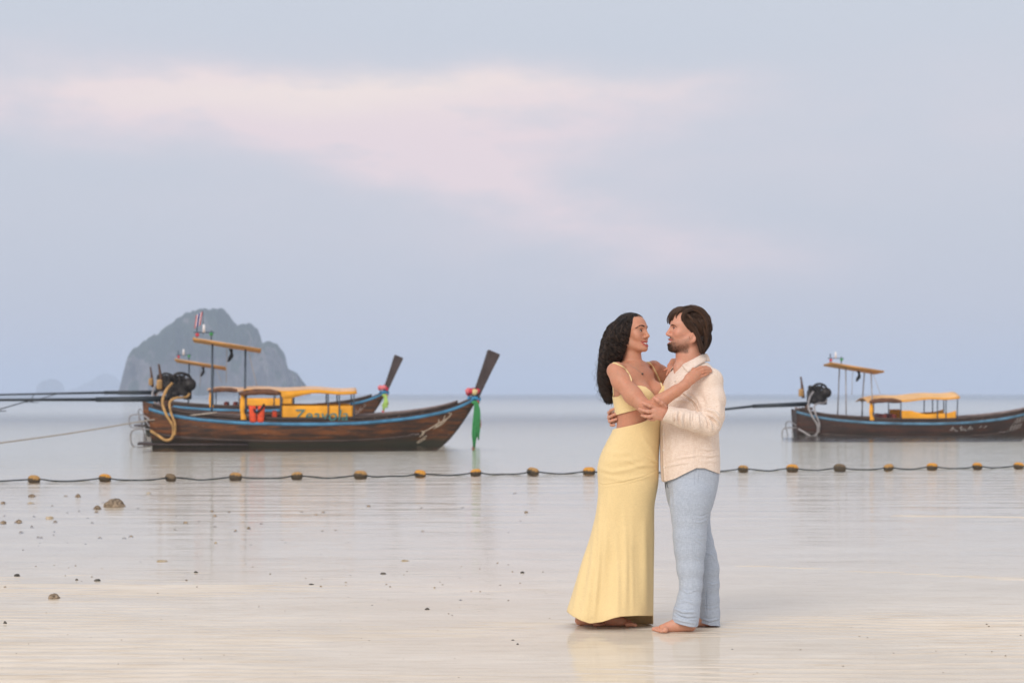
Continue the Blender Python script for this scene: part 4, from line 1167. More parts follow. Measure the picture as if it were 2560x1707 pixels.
def skin_material(name, rough=0.48):
    m = bpy.data.materials.new(name); m.use_nodes = True
    n = NT(m.node_tree); b = n.n['Principled BSDF']
    co = n.pos(); c = n.attr('Col')
    nz = n.noise(co, 90.0, 4.0, 0.6); n2 = n.noise(co, 14.0, 3.0, 0.5)
    c = n.mix(1.0, c, n.mix(nz, (0.84, 0.83, 0.82), (1.16, 1.14, 1.12)), 'MULTIPLY')
    c = n.mix(1.0, c, n.mix(n2, (1.12, 0.94, 0.90), (0.92, 1.04, 1.06)), 'MULTIPLY')
    n.put(b.inputs['Base Color'], c); n.put(b.inputs['Roughness'], n.ss(nz, 0.2, 0.8, rough - 0.06, rough + 0.08))
    b.inputs['Specular IOR Level'].default_value = 0.4
    b.inputs['Subsurface Weight'].default_value = 0.18
    b.inputs['Subsurface Radius'].default_value = (1.0, 0.35, 0.2); b.inputs['Subsurface Scale'].default_value = 0.008
    n.put(b.inputs['Normal'], n.bump(n.noise(co, 420.0, 3.0, 0.6), 0.18, 0.0015))
    return m
def cloth_material(name, base, vary, weave, bump, rough=0.85, sheen=0.15, stretch=(1, 1, 1), second=None, crumple=0.0):
    """woven or knitted cloth: fine thread relief and slubs"""
    m = bpy.data.materials.new(name); m.use_nodes = True
    n = NT(m.node_tree); b = n.n['Principled BSDF']
    co = n.pos(); x, y, z = n.sep(co)
    sl = n.noise(n.mapping(co, (weave * 0.25, weave * 0.25, weave * 2.2)), 1.0, 3.0, 0.6)
    sv = n.noise(n.mapping(co, (weave * 2.6, weave * 2.6, weave * 0.16)), 1.0, 3.0, 0.6)
    big = n.noise(co, 6.0, 3.0, 0.5)
    th = n.math('ADD', sl, sv)
    lo = tuple(k * (1 - vary) for k in base); hi = tuple(min(0.92, k * (1 + vary)) for k in base)
    c = n.mix(n.ss(th, 0.75, 1.25), lo, second if second else hi)
    c = n.mix(n.ss(big, 0.3, 0.7, 0.0, 0.25), c, lo)
    n.put(b.inputs['Base Color'], c); b.inputs['Roughness'].default_value = rough
    b.inputs['Specular IOR Level'].default_value = 0.2; b.inputs['Sheen Weight'].default_value = sheen
    nb_ = n.bump(th, 0.5, bump)
    if crumple:
        cw = n.noise(n.mapping(co, (1.0, 1.0, 0.6)), 22.0, 4.0, 0.6, 1.6)
        nb_ = n.bump(n.math('ABSOLUTE', n.math('SUBTRACT', cw, 0.5)), crumple, 0.02, nb_)
    n.put(b.inputs['Normal'], nb_)
    return m, n, b
# ================================================================== the woman in the yellow two-piece
SKIN_W = np.array([0.545, 0.265, 0.168]); SKIN_M = np.array([0.59, 0.305, 0.21])
M['skin_w'] = skin_material('warm_brown_skin'); M['skin_m'] = skin_material('fair_tanned_skin')
woman = empty('person', (P(1560, 1565, 0.12)[0], D0 + 0.10, 0.0))
wf = np.array([0.80, -0.60, 0.0]); wa = np.array([0.60, 0.80, 0.0])          # her chest faces wf, her left lies along wa
V = Vol(axis((0.27, 0.44, 0.005), (0.44, 1.115, 0.003)), axis((10.66, 11.32, 0.003)), axis((-0.01, 0.13, 0.0035), (0.13, 0.82, 0.012), (0.82, 1.10, 0.0045), (1.10, 1.775, 0.0027)))
HW = Head(P(1578.0, 834, 0.045), math.radians(123.0), math.radians(8.0), math.radians(-3.0), 0.955)
turn = math.atan2(wa[1], wa[0])
def row(py_, px_, dy, ru, rv): p = P(px_, py_, dy); return (p[2], p[0], p[1], ru, rv, turn)
torso_rows = [row(1185, 1571, 0.08, 0.100, 0.090), row(1150, 1572, 0.08, 0.105, 0.090), row(1110, 1580, 0.07, 0.118, 0.088), row(1080, 1589, 0.055, 0.130, 0.094), row(1052, 1593, 0.05, 0.131, 0.094), row(1020, 1591, 0.05, 0.138, 0.096),
              row(985, 1588, 0.05, 0.146, 0.100), row(955, 1586, 0.05, 0.148, 0.098), row(930, 1585, 0.05, 0.145, 0.082), row(916, 1583, 0.05, 0.115, 0.068), row(904, 1582, 0.048, 0.070, 0.055)]
V.stack(torso_rows, 0.02, 2.2)
bR = P(1604, 984, -0.055); bL = P(1642, 980, 0.045)
V.ell(bR, (0.060, 0.060, 0.056), 0.035); V.ell(bL, (0.058, 0.058, 0.056), 0.035)
# neck, collar bones
V.chain([HW.w(0, -0.015, -0.045), P(1580, 893, 0.045), P(1580, 912, 0.05)], [0.052, 0.048, 0.058], 0.02)
V.cone(P(1590, 914, 0.0), P(1548, 914, -0.075), 0.011, 0.012, 0.02); V.cone(P(1596, 912, 0.01), P(1630, 908, 0.14), 0.011, 0.012, 0.02)
# right arm over his shoulder
V.chain(PP((1538, 927, -0.085), (1553, 953, -0.125), (1582, 988, -0.18), (1621, 1025, -0.235)), [0.047, 0.0485, 0.046, 0.039], 0.03)
V.chain(PP((1621, 1024, -0.235), (1650, 1003, -0.262), (1690, 977, -0.272), (1714, 961, -0.270)), [0.038, 0.0395, 0.031, 0.0265], 0.012)
nrm_back = (0.15, -0.9, 0.4)
V.chain(PP((1712, 962, -0.270), (1726, 946, -0.258), (1741, 932, -0.238)), [0.026, 0.030, 0.029], 0.012, flat=(nrm_back, 0.62))
V.cone(P(1726, 950, -0.255), P(1744, 941, -0.235), 0.022, 0.020, 0.012, flat=(nrm_back, 0.6))
def finger(V, pts, r0, r1, k=0.005):
    rs = list(np.linspace(r0, r1, len(pts)))
    rs[1] *= 1.03
    V.chain(pts, rs, k)
finger(V, PP((1738, 924, -0.245), (1752, 917.5, -0.238), (1765, 917, -0.222), (1775, 920.5, -0.205)), 0.0085, 0.0062)
finger(V, PP((1741, 930, -0.243), (1757, 923.5, -0.238), (1769, 922.5, -0.222), (1778, 925, -0.208)), 0.0085, 0.0062)
finger(V, PP((1743, 936, -0.240), (1757, 930.5, -0.237), (1768, 928.5, -0.224), (1777, 929, -0.212)), 0.0082, 0.0060)
finger(V, PP((1743, 943, -0.236), (1754, 940.5, -0.238), (1763, 937, -0.229), (1771, 934, -0.218)), 0.0074, 0.0054)
finger(V, PP((1722, 944, -0.250), (1729, 930, -0.235), (1733, 921, -0.215)), 0.0105, 0.0075)
# left arm reaching behind his neck, hand coming back over his far shoulder
V.chain(PP((1634, 921, 0.185), (1652, 935, 0.225), (1676, 952, 0.27)), [0.046, 0.043, 0.036], 0.03)
V.chain(PP((1676, 952, 0.27), (1690, 925, 0.24), (1694, 906, 0.20)), [0.034, 0.030, 0.025], 0.012)
V.chain(PP((1694, 905, 0.20), (1686, 907, 0.165), (1676, 917, 0.135)), [0.024, 0.026, 0.022], 0.012, flat=((0.6, -0.4, 0.5), 0.65))
finger(V, PP((1676, 916, 0.14), (1668, 922, 0.12), (1661.5, 925.5, 0.115)), 0.0085, 0.0062)
finger(V, PP((1678, 917, 0.125), (1671, 928, 0.10), (1666.5, 937.5, 0.095)), 0.0085, 0.0060)
finger(V, PP((1681, 918, 0.115), (1677, 929, 0.085), (1672.5, 937.5, 0.080)), 0.0085, 0.0060)
finger(V, PP((1685, 918, 0.10), (1683, 928, 0.07), (1679, 935, 0.065)), 0.008, 0.0058)
# legs under the skirt, bare feet
V.chain(PP((1556, 1180, 0.06), (1520, 1350, 0.10), (1462, 1530, 0.165)), [0.085, 0.058, 0.036], 0.02)
V.chain(PP((1592, 1180, 0.09), (1590, 1350, 0.11), (1535, 1535, 0.14)), [0.085, 0.058, 0.036], 0.02)
def foot(V, heel, ball, toe_dir, side, width, r=0.026, lift=0.0, big=-1):
    """heel and ball centres on the ground; toes fan out from the ball"""
    h, b_, d_, sd = (np.asarray(q, float) for q in (heel, ball, toe_dir, side))
    V.chain([h + (0, 0, r * 0.95), b_ * 0.5 + h * 0.5 + (0, 0, r * 1.1), b_ + (0, 0, r * 0.62)], [r, r * 1.05, r * 0.72], 0.015)
    V.cone(b_ - sd * width * 0.5 + (0, 0, r * 0.5), b_ + sd * width * 0.5 + (0, 0, r * 0.45), r * 0.62, r * 0.5, 0.015)
    for i in range(5):
        u = i / 4.0; a = b_ + sd * width * (u - 0.5) * 1.15 * big * -1
        L = (0.046, 0.043, 0.038, 0.032, 0.026)[i]; rr = (0.0108, 0.0082, 0.0078, 0.0072, 0.0068)[i]
        V.chain([a + (0, 0, rr * 1.1), a + d_ * L * 0.6 + (0, 0, rr * 1.35), a + d_ * L + (0, 0, rr * 0.95)], [rr * 1.05, rr * 0.95, rr], 0.004)
gz = 0.004
d_ = np.array([0.93, -0.36, 0.0]); sdv = np.array([0.36, 0.93, 0])
hR = P(1449, 1560, 0.17); hR[2] = gz; foot(V, hR, hR + d_ * 0.105, d_, sdv, 0.066, 0.025, big=1)
V.cone(P(1458, 1530, 0.165), hR + (0.012, 0, 0.03), 0.033, 0.029, 0.02)
d2 = np.array([0.97, -0.24, 0.0]); sd2 = np.array([0.24, 0.97, 0])
hL = P(1523, 1563, 0.135); hL[2] = gz; foot(V, hL, hL + d2 * 0.11, d2, sd2, 0.068, 0.026, big=-1)
V.cone(P(1535, 1530, 0.14), hL + (0.02, 0, 0.035), 0.034, 0.030, 0.02)
sculpt_head(V, HW, False)
wv, wfac = V.mesh(); wv = relax(wv, wfac, 1, 0.4)
L = HW.loc(wv)
cols = np.tile(SKIN_W, (len(wv), 1)).astype(np.float32)
def tint(mask, col): 
    mk = np.clip(mask, 0, 1)[:, None]; cols[:] = cols * (1 - mk) + np.asarray(col) * mk
inhead = (np.abs(L[:, 0]) < 0.1) & (L[:, 2] > -0.12) & (L[:, 1] > 0.0)
def lips(L, wid, z_, hgt):
    zc = z_ + 0.0160 * (np.abs(L[:, 0]) / wid) ** 2
    return np.clip(1.6 - 1.6 * ((L[:, 0] / wid) ** 2 + ((L[:, 2] - zc) / hgt) ** 2), 0, 1) * (L[:, 1] > 0.068)
tint(lips(L, 0.040, -0.0765, 0.0205) * inhead, (0.42, 0.085, 0.075))
tint(np.exp(-((np.abs(L[:, 0]) - 0.042) / 0.018) ** 2 - ((L[:, 2] + 0.025) / 0.018) ** 2) * 0.35 * inhead, (0.50, 0.16, 0.095))
tint(np.exp(-((np.abs(L[:, 0]) - 0.032) / 0.016) ** 2 - ((L[:, 2] - 0.006) / 0.0085) ** 2) * 0.42 * inhead, (0.24, 0.095, 0.055))  # eyelid and socket shading put into the skin colour
body_w = mesh_obj('body', wv, wfac, M['skin_w'], None, cols=cols)
BW = bvh_of(wv, wfac)
PARTS_W = [body_w]
n0 = len(bpy.data.objects)
face_extras(HW, body_w, M['iris_dark'], True, (0.003, -0.0005))
# eyebrows: short hairs in an arched band
def brow(H, sx, par, mat, name, pts, n, ln, th, seed, bv):
    rng = np.random.default_rng(seed); c = np.array(smooth_pts([(sx * a, b_, z) for a, b_, z in pts], 60))
    c = H.loc(np.array([np.array(bv.find_nearest(Vector(H.w(*q)))[0]) for q in c]))
    paths = []
    for i in range(n):
        u = rng.random(); k = min(int(u * 59), 58); p = c[k] + np.array([0, 0.0006, rng.normal() * th * (1.15 - 0.8 * u)])
        t = c[min(k + 4, 59)] - c[max(k - 4, 0)]; t /= np.linalg.norm(t)
        dv = t * ln + np.array([0, -0.0006, (0.5 - u) * 0.003 + rng.normal() * 0.0008])
        paths.append([H.w(*(p + dv * q + np.array([0, 0.0012 * math.sin(q * 3.1), 0]))) for q in (0, 0.5, 1)])
    v_, f_ = strand_mesh(paths, 0.00055, 0.0002)
    return mesh_obj(name, v_, f_, mat, par)
for sx in (-1, 1):
    brow(HW, sx, body_w, M['lash'], 'eyebrow', [(0.014, 0.0985, 0.0255), (0.026, 0.094, 0.0290), (0.040, 0.0825, 0.0290), (0.053, 0.066, 0.0205)], 210, 0.009, 0.0014, 3, BW)

# ---- cropped top: the torso's own surface, lifted, cut along its hems
def shell_from(V, lift, zlo, zhi):
    v_, f_ = V.mesh(); return v_, f_
Vt = Vol(axis((0.50, 0.90, 0.003)), axis((10.80, 11.26, 0.003)), axis((1.13, 1.40, 0.003)))
g_ = 0.0055
Vt.stack([(z, x, y, a + g_, b_ + g_, t) for z, x, y, a, b_, t in torso_rows], 0.02, 2.2)
Vt.ell(bR + wf * 0.004, (0.066, 0.066, 0.062), 0.028); Vt.ell(bL + wf * 0.004, (0.064, 0.064, 0.062), 0.028)
tv, tf = Vt.mesh(); tv = relax(tv, tf, 2, 0.5)
TOPX = [1500, 1527, 1545, 1565, 1580, 1590, 1602, 1614, 1625, 1632, 1637.5, 1643, 1650, 1656, 1664, 1680]
TOPY = [993, 993, 988, 977, 968, 965, 965, 968, 977, 985, 992, 987, 976, 966, 960, 958]
BOTX = [1500, 1527, 1545, 1583, 1620, 1680]; BOTY = [1044, 1040, 1036, 1026, 1016, 1002]
tc = P(1588, 990, 0.05)
def top_edge(v):
    qx, qy = to_px(v); fr_ = np.clip((((v - tc) @ wf) / 0.09 + 0.3) / 0.5, 0, 1)
    return np.interp(qx, TOPX, TOPY) * fr_ + 992 * (1 - fr_) - qy
def bot_edge(v):
    qx, qy = to_px(v); return qy - np.interp(qx, BOTX, BOTY)
tv, tf = clip_mesh(tv, tf, top_edge); tv, tf = clip_mesh(tv, tf, bot_edge)
mm, n, b = cloth_material('pale_yellow_knit', (0.84, 0.65, 0.335), 0.07, 260.0, 0.002, stretch=(1, 1, 1))
z = n.sep(n.pos())[2]
M['knit'] = mm
top_w = mesh_obj('cropped_top', tv, tf, mm, None)
md = top_w.modifiers.new('solid', 'SOLIDIFY'); md.thickness = 0.004; md.offset = 1.0
BT = bvh_of(tv, tf)
def strap(pts, bv, r, name, mat, lift=0.0, n=30):
    c_ = drape(bv, pts, lift, n); mb = MB(); mb.tube(c_, [r * min(1.0, 0.35 + 0.3 * min(i, len(c_) - 1 - i)) for i in range(len(c_))], 6); return mb.build(name, mat, None)
wtri = np.concatenate([wfac[:, [0, 1, 2]], wfac[:, [0, 2, 3]]])
allv = np.concatenate([wv, tv]); allf = np.concatenate([wtri, tf + len(wv)])
BA = bvh_of(allv, allf)
PARTS_W += [strap([(1531, 909), (1536, 907.5), (1545, 911), (1556, 917), (1564, 924), (1572, 935), (1577, 946), (1579, 953)], BA, 0.0052, 'strap', mm),
            strap([(1514, 922), (1515.5, 936), (1518.5, 958), (1524, 980), (1528, 994)], BA, 0.0035, 'strap', mm),
            strap([(1616, 905), (1623, 907), (1630, 914), (1637, 926), (1644, 940), (1650, 953), (1654, 963), (1656, 970)], BA, 0.0052, 'strap', mm)]
for o in PARTS_W[1:]: o.parent = top_w
PARTS_W.append(top_w)
# necklace
mb = MB(); mb.tube(drape(BW, [(1567, 905), (1577, 914), (1590, 922), (1603, 932)], 0.0008, 24), 0.0005, 5); neck = mb.build('necklace', M['silver'], None)
mb = MB(); mb.ball(drape(BW, [(1605, 935)], 0.004)[0], (0.006, 0.004, 0.0065), 10, 7); mb.build('pendant', material('dark_stone', (0.10, 0.075, 0.05), 0.3), neck)
PARTS_W.append(neck)
# gold ring
pr = [P(1748.5, 931, -0.246), P(1751, 933.5, -0.247), P(1752.5, 936.5, -0.243)]
mb = MB()
ax_ = (P(1768, 928.5, -0.224) - P(1743, 936, -0.240)); ax_ /= np.linalg.norm(ax_); c0 = P(1750.5, 933.2, -0.2388)
e1 = np.cross(ax_, (0, 0, 1.0)); e1 /= np.linalg.norm(e1); e2 = np.cross(ax_, e1)
mb.tube([c0 + (e1 * math.cos(a) + e2 * math.sin(a)) * 0.0092 for a in np.linspace(0, 2 * math.pi, 25)], 0.0012, 6)
mb.ball(c0 + (e1 * 0.5 - e2 * 0.8) * 0.0095 * (1 if (e1 * 0.5 - e2 * 0.8)[1] < 0 else -1), 0.0022, 8, 6)
M['gold'] = material('gold', (0.72, 0.46, 0.22), 0.25, metal=1.0)
PARTS_W.append(mb.build('ring', M['gold'], None))

# ---- long knitted skirt: lofted between its outlines, flaring to the hem
SL = [(1046, 1560), (1060, 1545), (1072, 1534), (1090, 1524), (1110, 1513), (1140, 1499), (1170, 1492.5), (1214, 1495.5), (1250, 1494), (1287, 1489), (1322, 1480), (1357, 1470), (1402, 1455), (1447, 1441), (1490, 1428), (1526, 1416), (1560, 1405)]
SR = [(1046, 1652), (1072, 1652), (1110, 1649), (1154, 1647), (1190, 1647), (1214, 1645.5), (1240, 1640), (1262, 1636), (1300, 1635.5), (1341, 1636), (1402, 1635), (1447, 1634.5), (1539, 1633.5), (1562, 1634)]
nth, nrw = 200, 240
th = np.linspace(0, 2 * math.pi, nth, endpoint=False)
def hem_py(px_, near):
    a = np.interp(px_, [1405, 1416, 1440, 1462, 1483, 1510, 1535, 1553, 1590, 1634], [1523, 1526, 1540, 1551, 1558, 1554, 1545, 1540.5, 1538.5, 1538.5])
    b_ = np.interp(px_, [1405, 1416, 1450, 1500, 1545, 1560, 1585, 1634], [1524, 1527, 1544, 1552, 1550, 1556, 1557, 1560])
    return np.where(near, a, b_)
skv = np.zeros((nrw, nth, 3))
# top edge dips from her side to her front
for j in range(nth):
    c_, s_ = math.cos(th[j]), math.sin(th[j])
    pxe = 1590 + 60 * c_
    top_e = float(np.interp(pxe, [1530, 1536, 1552, 1575, 1595, 1617, 1635, 1655], [1074, 1071, 1068, 1062, 1056, 1046, 1043, 1042])) if s_ < 0 else float(np.interp(pxe, [1530, 1655], [1074, 1042]))
    px_h = 1525 + 109 * c_
    bot_e = float(hem_py(px_h, s_ < 0.0)) if abs(s_) > 0.15 else float(hem_py(px_h, True) * (0.5 - s_ / 0.3) + hem_py(px_h, False) * (0.5 + s_ / 0.3))
    pys = np.linspace(top_e, bot_e, nrw)
    l_ = np.interp(pys, [q[0] for q in SL], [q[1] for q in SL]); r_ = np.interp(pys, [q[0] for q in SR], [q[1] for q in SR])
    l_ = np.convolve(np.pad(l_, 6, 'edge'), np.ones(13) / 13, 'valid'); r_ = np.convolve(np.pad(r_, 6, 'edge'), np.ones(13) / 13, 'valid')
    half = (r_ - l_) / 2; cen = (r_ + l_) / 2
    dep = np.interp(pys, [1040, 1080, 1150, 1214, 1300, 1400, 1540], [0.130, 0.136, 0.155, 0.152, 0.145, 0.155, 0.205])
    dyc = np.interp(pys, [1046, 1100, 1200, 1560], [0.05, 0.06, 0.08, 0.12])
    # squarish section so that the near face reads broad
    e = 2.35; rr_ = (abs(c_) ** e + abs(s_) ** e) ** (-1 / e)
    fl = np.clip((pys - 1215) / 330, 0, 1)
    wave = 0.020 * fl ** 1.2 * (math.sin(th[j] * 5 + 0.6) * 0.6 + math.sin(th[j] * 9 + 2.0) * 0.45 + 0.5 * math.sin(th[j] * 3 - 0.5))
    dd = dep * rr_ * s_ + wave * s_
    x_px = cen + half * np.clip(rr_ * c_, -1, 1)
    dist = D0 + dyc + dd
    skv[:, j, 0] = (x_px - 1280) * dist / F_PX; skv[:, j, 1] = dist; skv[:, j, 2] = EYE - (pys - HORIZON) * dist / F_PX
ids = np.arange(nrw * nth).reshape(nrw, nth)
i2 = np.roll(ids, -1, 1)
sq = np.stack([ids[:-1].ravel(), ids[1:].ravel(), i2[1:].ravel(), i2[:-1].ravel()], 1)
skv = skv.reshape(-1, 3)
nr = normals(skv, sq)
if (nr[:, 1] * (skv[:, 1] - D0 - 0.08)).mean() < 0: sq = sq[:, ::-1]
lines = [([(1490, 1168), (1530, 1180), (1575, 1172), (1640, 1150)], 5, 0.0035), ([(1505, 1125), (1540, 1135), (1580, 1130)], 7, 0.003), ([(1600, 1085), (1625, 1120), (1645, 1155)], 5, 0.003), ([(1550, 1140), (1600, 1165), (1646, 1163)], 4, 0.003),
         ([(1500, 1190), (1560, 1200), (1645, 1185)], 5, 0.0025), ([(1610, 1135), (1632, 1150), (1647, 1158)], 3, 0.004), ([(1515, 1150), (1560, 1152), (1600, 1146)], 6, 0.002),
         ([(1498, 1250), (1490, 1330), (1478, 1430), (1462, 1540)], 7, 0.006), ([(1503, 1240), (1500, 1340), (1494, 1440), (1484, 1556)], 5, 0.008), ([(1522, 1280), (1524, 1380), (1528, 1548)], 9, -0.004), ([(1560, 1260), (1566, 1400), (1564, 1538)], 6, 0.005), ([(1590, 1300), (1596, 1420), (1598, 1538)], 8, -0.004), ([(1612, 1290), (1614, 1400), (1616, 1538)], 6, 0.004),
         ([(1470, 1360), (1455, 1420), (1440, 1500), (1432, 1535)], 6, 0.005), ([(1540, 1330), (1545, 1450), (1544, 1542)], 5, 0.004), ([(1578, 1350), (1580, 1450), (1582, 1538)], 4, 0.003)]
skv = folds(skv, sq, lines)
# the yoke seam that runs in a V across the hips
skv = folds(skv, sq, [([(1494, 1205), (1506, 1213), (1560, 1205), (1610, 1192), (1646, 1172)], 1.6, -0.0035), ([(1530, 1078), (1515, 1100), (1506, 1150), (1504, 1212)], 1.5, -0.0015)])
sm, n, b = cloth_material('pale_yellow_ribbed_knit', (0.84, 0.65, 0.335), 0.06, 240.0, 0.002)
x, y, z = n.sep(n.pos())
rib = n.math('SINE', n.math('MULTIPLY', n.math('ADD', x, n.math('MULTIPLY', y, 0.6)), 1100.0))
old = b.inputs['Normal'].links[0].from_socket
n.put(b.inputs['Normal'], n.bump(rib, 0.25, 0.0012, old))
skirt = mesh_obj('long_skirt', skv, sq, sm, None)
md = skirt.modifiers.new('solid', 'SOLIDIFY'); md.thickness = 0.004; md.offset = -1.0
PARTS_W.append(skirt)

# ---- long dark curls
rng = np.random.default_rng(12)
OL = [(781, 1578), (786, 1558), (797, 1542), (812, 1529), (830, 1519), (850, 1512), (875, 1507), (900, 1503), (925, 1500), (945, 1499), (965, 1501.5), (985, 1507), (1000, 1515), (1008, 1521)]
OR = [(781, 1582), (786, 1598), (792, 1592), (800, 1586), (815, 1583), (830, 1580), (850, 1574), (870, 1566), (890, 1558), (905, 1548), (918, 1535), (930, 1527), (950, 1525), (975, 1527), (1008, 1530)]
def hair_sections(py_):
    l_ = np.interp(py_, [q[0] for q in OL], [q[1] for q in OL]); r_ = np.interp(py_, [q[0] for q in OR], [q[1] for q in OR])
    return l_, r_
nlock, per, mp = 470, 13, 64
NOUT, NEDGE = 190, 60
ns = nlock * per
paths = np.zeros((ns, mp, 3))
crown = HW.w(0, 0.025, 0.116)
for i in range(nlock):
    # root on the scalp, either side of the middle parting
    outer = i < NOUT
    side = 1 if outer or rng.random() < 0.55 else -1                 # her right side faces the camera (local x < 0)
    ay = rng.uniform(-1.5, 1.0); up_ = rng.random() ** 0.8
    xr = -side * (0.006 + 0.062 * up_)
    yr = 0.040 - 0.075 * (1 - ay) * 0.62
    zr = 0.036 + 0.082 * math.sqrt(max(0.0, 1 - (xr / 0.078) ** 2 - ((yr + 0.008) / 0.104) ** 2)) if (xr / 0.078) ** 2 + ((yr + 0.008) / 0.104) ** 2 < 1 else 0.036
    root = HW.w(xr, yr, zr)
    # where it ends: a point in the hanging mass
    endpy = rng.choice([rng.uniform(905, 960), rng.uniform(950, 1000), rng.uniform(975, 1010)], p=[0.25, 0.4, 0.35])
    if side < 0: endpy = rng.uniform(900, 990)
    u = np.linspace(0, 1, mp)
    bx = rng.random(); bd = rng.normal() * 0.5
    pyr = HORIZON - (root[2] - EYE) * F_PX / root[1]
    pys = pyr + (endpy - pyr) * (u ** 1.05)
    l_, r_ = hair_sections(pys)
    if i < NEDGE: bx = rng.uniform(-0.10, 0.06); endpy = endpy + 6
    frac = np.clip(bx + 0.05 * np.sin(u * 5 + i), -0.12 if i < NEDGE else 0.03, 0.97); frac = 0.5 + (frac - 0.5) * (1 - 0.25 * u)
    xt = l_ + (r_ - l_) * frac
    dmid = np.interp(pys, [780, 830, 880, 920, 960, 1010], [0.045, 0.05, 0.06, 0.055, 0.05, 0.04])
    dhalf = np.interp(pys, [780, 800, 840, 880, 920, 1000], [0.03, 0.082, 0.100, 0.092, 0.070, 0.045])
    bb = (-abs(bd) if side > 0 else abs(bd)); bb = float(np.clip(bb, -0.98, 0.98))
    if i < NEDGE: bb = rng.uniform(-0.5, 0.3)
    elif side > 0 and (outer or rng.random() < 0.4): bb = -rng.uniform(0.75, 1.0)
    wdt = np.sqrt(np.clip(1 - (2 * frac - 1) ** 2 * 0.75, 0.1, 1))
    dt = dmid + dhalf * bb * wdt
    # behind her shoulder once below the neck
    dt = dt + np.interp(pys, [880, 915, 940], [0.0, 0.035, 0.05]) * (bb < 0)
    dist = D0 + dt
    tgt = np.stack([(xt - 1280) * dist / F_PX, dist, EYE - (pys - HORIZON) * dist / F_PX], 1)
    w0 = np.clip(1 - u / 0.16, 0, 1)[:, None] ** 1.5
    p = tgt * (1 - w0) + (root[None] + np.stack([np.zeros(mp), np.zeros(mp), tgt[:, 2] - tgt[0, 2]], 1)) * w0
    # each lock winds in a loose corkscrew; its hairs stay together
    ph = rng.random() * 6.28; cr_ = rng.uniform(0.006, 0.0145) * np.clip((u - 0.05) / 0.35, 0.10, 1.25); tw = rng.uniform(4.5, 8.0) * (endpy - pyr) / 200.0
    if outer:
        cr_ = rng.uniform(0.0085, 0.0125) * np.clip((u - 0.03) / 0.28, 0.12, 1.3); tw = rng.uniform(7.5, 9.0) * (endpy - pyr) / 200.0
        p = p + np.array([0, -0.010, 0])
    ang = ph + 2 * math.pi * tw * (u + 0.03 * np.sin(u * 9 + i))
    for j in range(per):
        stray = 2.6 if rng.random() < 0.10 else 1.0
        a2 = ang + rng.normal() * 0.12 * stray; jit = rng.normal(size=3) * (0.0013 if outer else 0.0024) * stray * (0.8 + 0.4 * u)[:, None]
        paths[i * per + j] = p + np.stack([np.cos(a2) * cr_, np.sin(a2) * cr_, 0.35 * np.sin(a2 + 1) * cr_], 1) + jit
paths = np.concatenate([paths, paths[rng.integers(0, ns, 260)] + rng.normal(size=(260, 1, 3)) * 0.004 + (np.linspace(0, 1, mp) ** 1.5)[None, :, None] * rng.normal(size=(260, 1, 3)) * np.array([0.016, 0.012, 0.006])])
ns0, ns = ns, ns + 260
# push strands out of the head and neck
Lh = HW.loc(paths.reshape(-1, 3)); e_ = np.array([0.079, 0.103, 0.090]); cc = np.array([0, -0.006, 0.030])
q_ = (Lh - cc) / e_; rad = np.linalg.norm(q_, axis=1); ins = (rad < 1.0) & (Lh[:, 2] > -0.03)
Lh[ins] = cc + q_[ins] / rad[ins, None] * e_ * (1.0 + 0.05 * rng.random(ins.sum())[:, None])
# keep the forehead and face bare: nothing in front of the hairline
fmask = (Lh[:, 1] > 0.052 - np.clip(0.045 - Lh[:, 2], 0, 0.09) * 0.36) & (Lh[:, 2] < 0.100 - 0.35 * np.clip(Lh[:, 1] - 0.03, 0, 1)) & (Lh[:, 2] > -0.13)
Lh[fmask, 1] = 0.052 - np.clip(0.045 - Lh[fmask, 2], 0, 0.09) * 0.36 - 0.010 * rng.random(fmask.sum()) ** 2
paths = (HW.c + (Lh * HW.s) @ HW.R.T).reshape(ns, mp, 3)
hv, hf = strand_mesh(paths, rng.uniform(0.0006, 0.0010, ns), 0.0004)
# dark under-mass so that no daylight shows through the thick of it
Vh = Vol(axis((0.46, 0.72, 0.004)), axis((10.86, 11.22, 0.004)), axis((1.22, 1.765, 0.004)))
Vh.ell(HW.w(0, -0.016, 0.034), np.array((0.0790, 0.096, 0.0835)) * HW.s, 0.01, HW.R)
Vh.ell(HW.w(0, -0.045, -0.01), np.array((0.080, 0.062, 0.085)) * HW.s, 0.02, HW.R)
Vh.chain(PP((1545, 850, 0.04), (1532, 890, 0.065), (1520, 925, 0.085), (1514, 955, 0.085), (1517, 985, 0.085)), [0.058, 0.055, 0.043, 0.034, 0.012], 0.03)
Vh.ell(HW.w(0, 0.085, 0.015), np.array((0.075, 0.060, 0.085)) * HW.s, 0.012, HW.R, 'sub')
cv, cf = Vh.mesh(); cn = normals(cv, cf)
cv = cv + cn * (0.0015 * np.sin(cv[:, 0] * 420 + cv[:, 2] * 160) * np.sin(cv[:, 2] * 330 + cv[:, 1] * 260))[:, None]
cl = HW.loc(cv)
tone = 0.15 * rng.random(nlock); tone[:NOUT] = 0.25 + 0.75 * rng.random(NOUT); tone = np.concatenate([np.repeat(tone, per), np.full(260, 0.5)]); tone = np.concatenate([np.repeat(tone, mp * 3), np.zeros(len(cv))])[:, None]  # highlights and depth contrast put into lock colours: outer lighter, inner near black
hcol = np.array([0.007, 0.0048, 0.004]) * (1 - tone) + np.array([0.052, 0.030, 0.020]) * tone
hv2 = np.concatenate([hv, cv]); hf2 = np.concatenate([hf, cf + len(hv)])
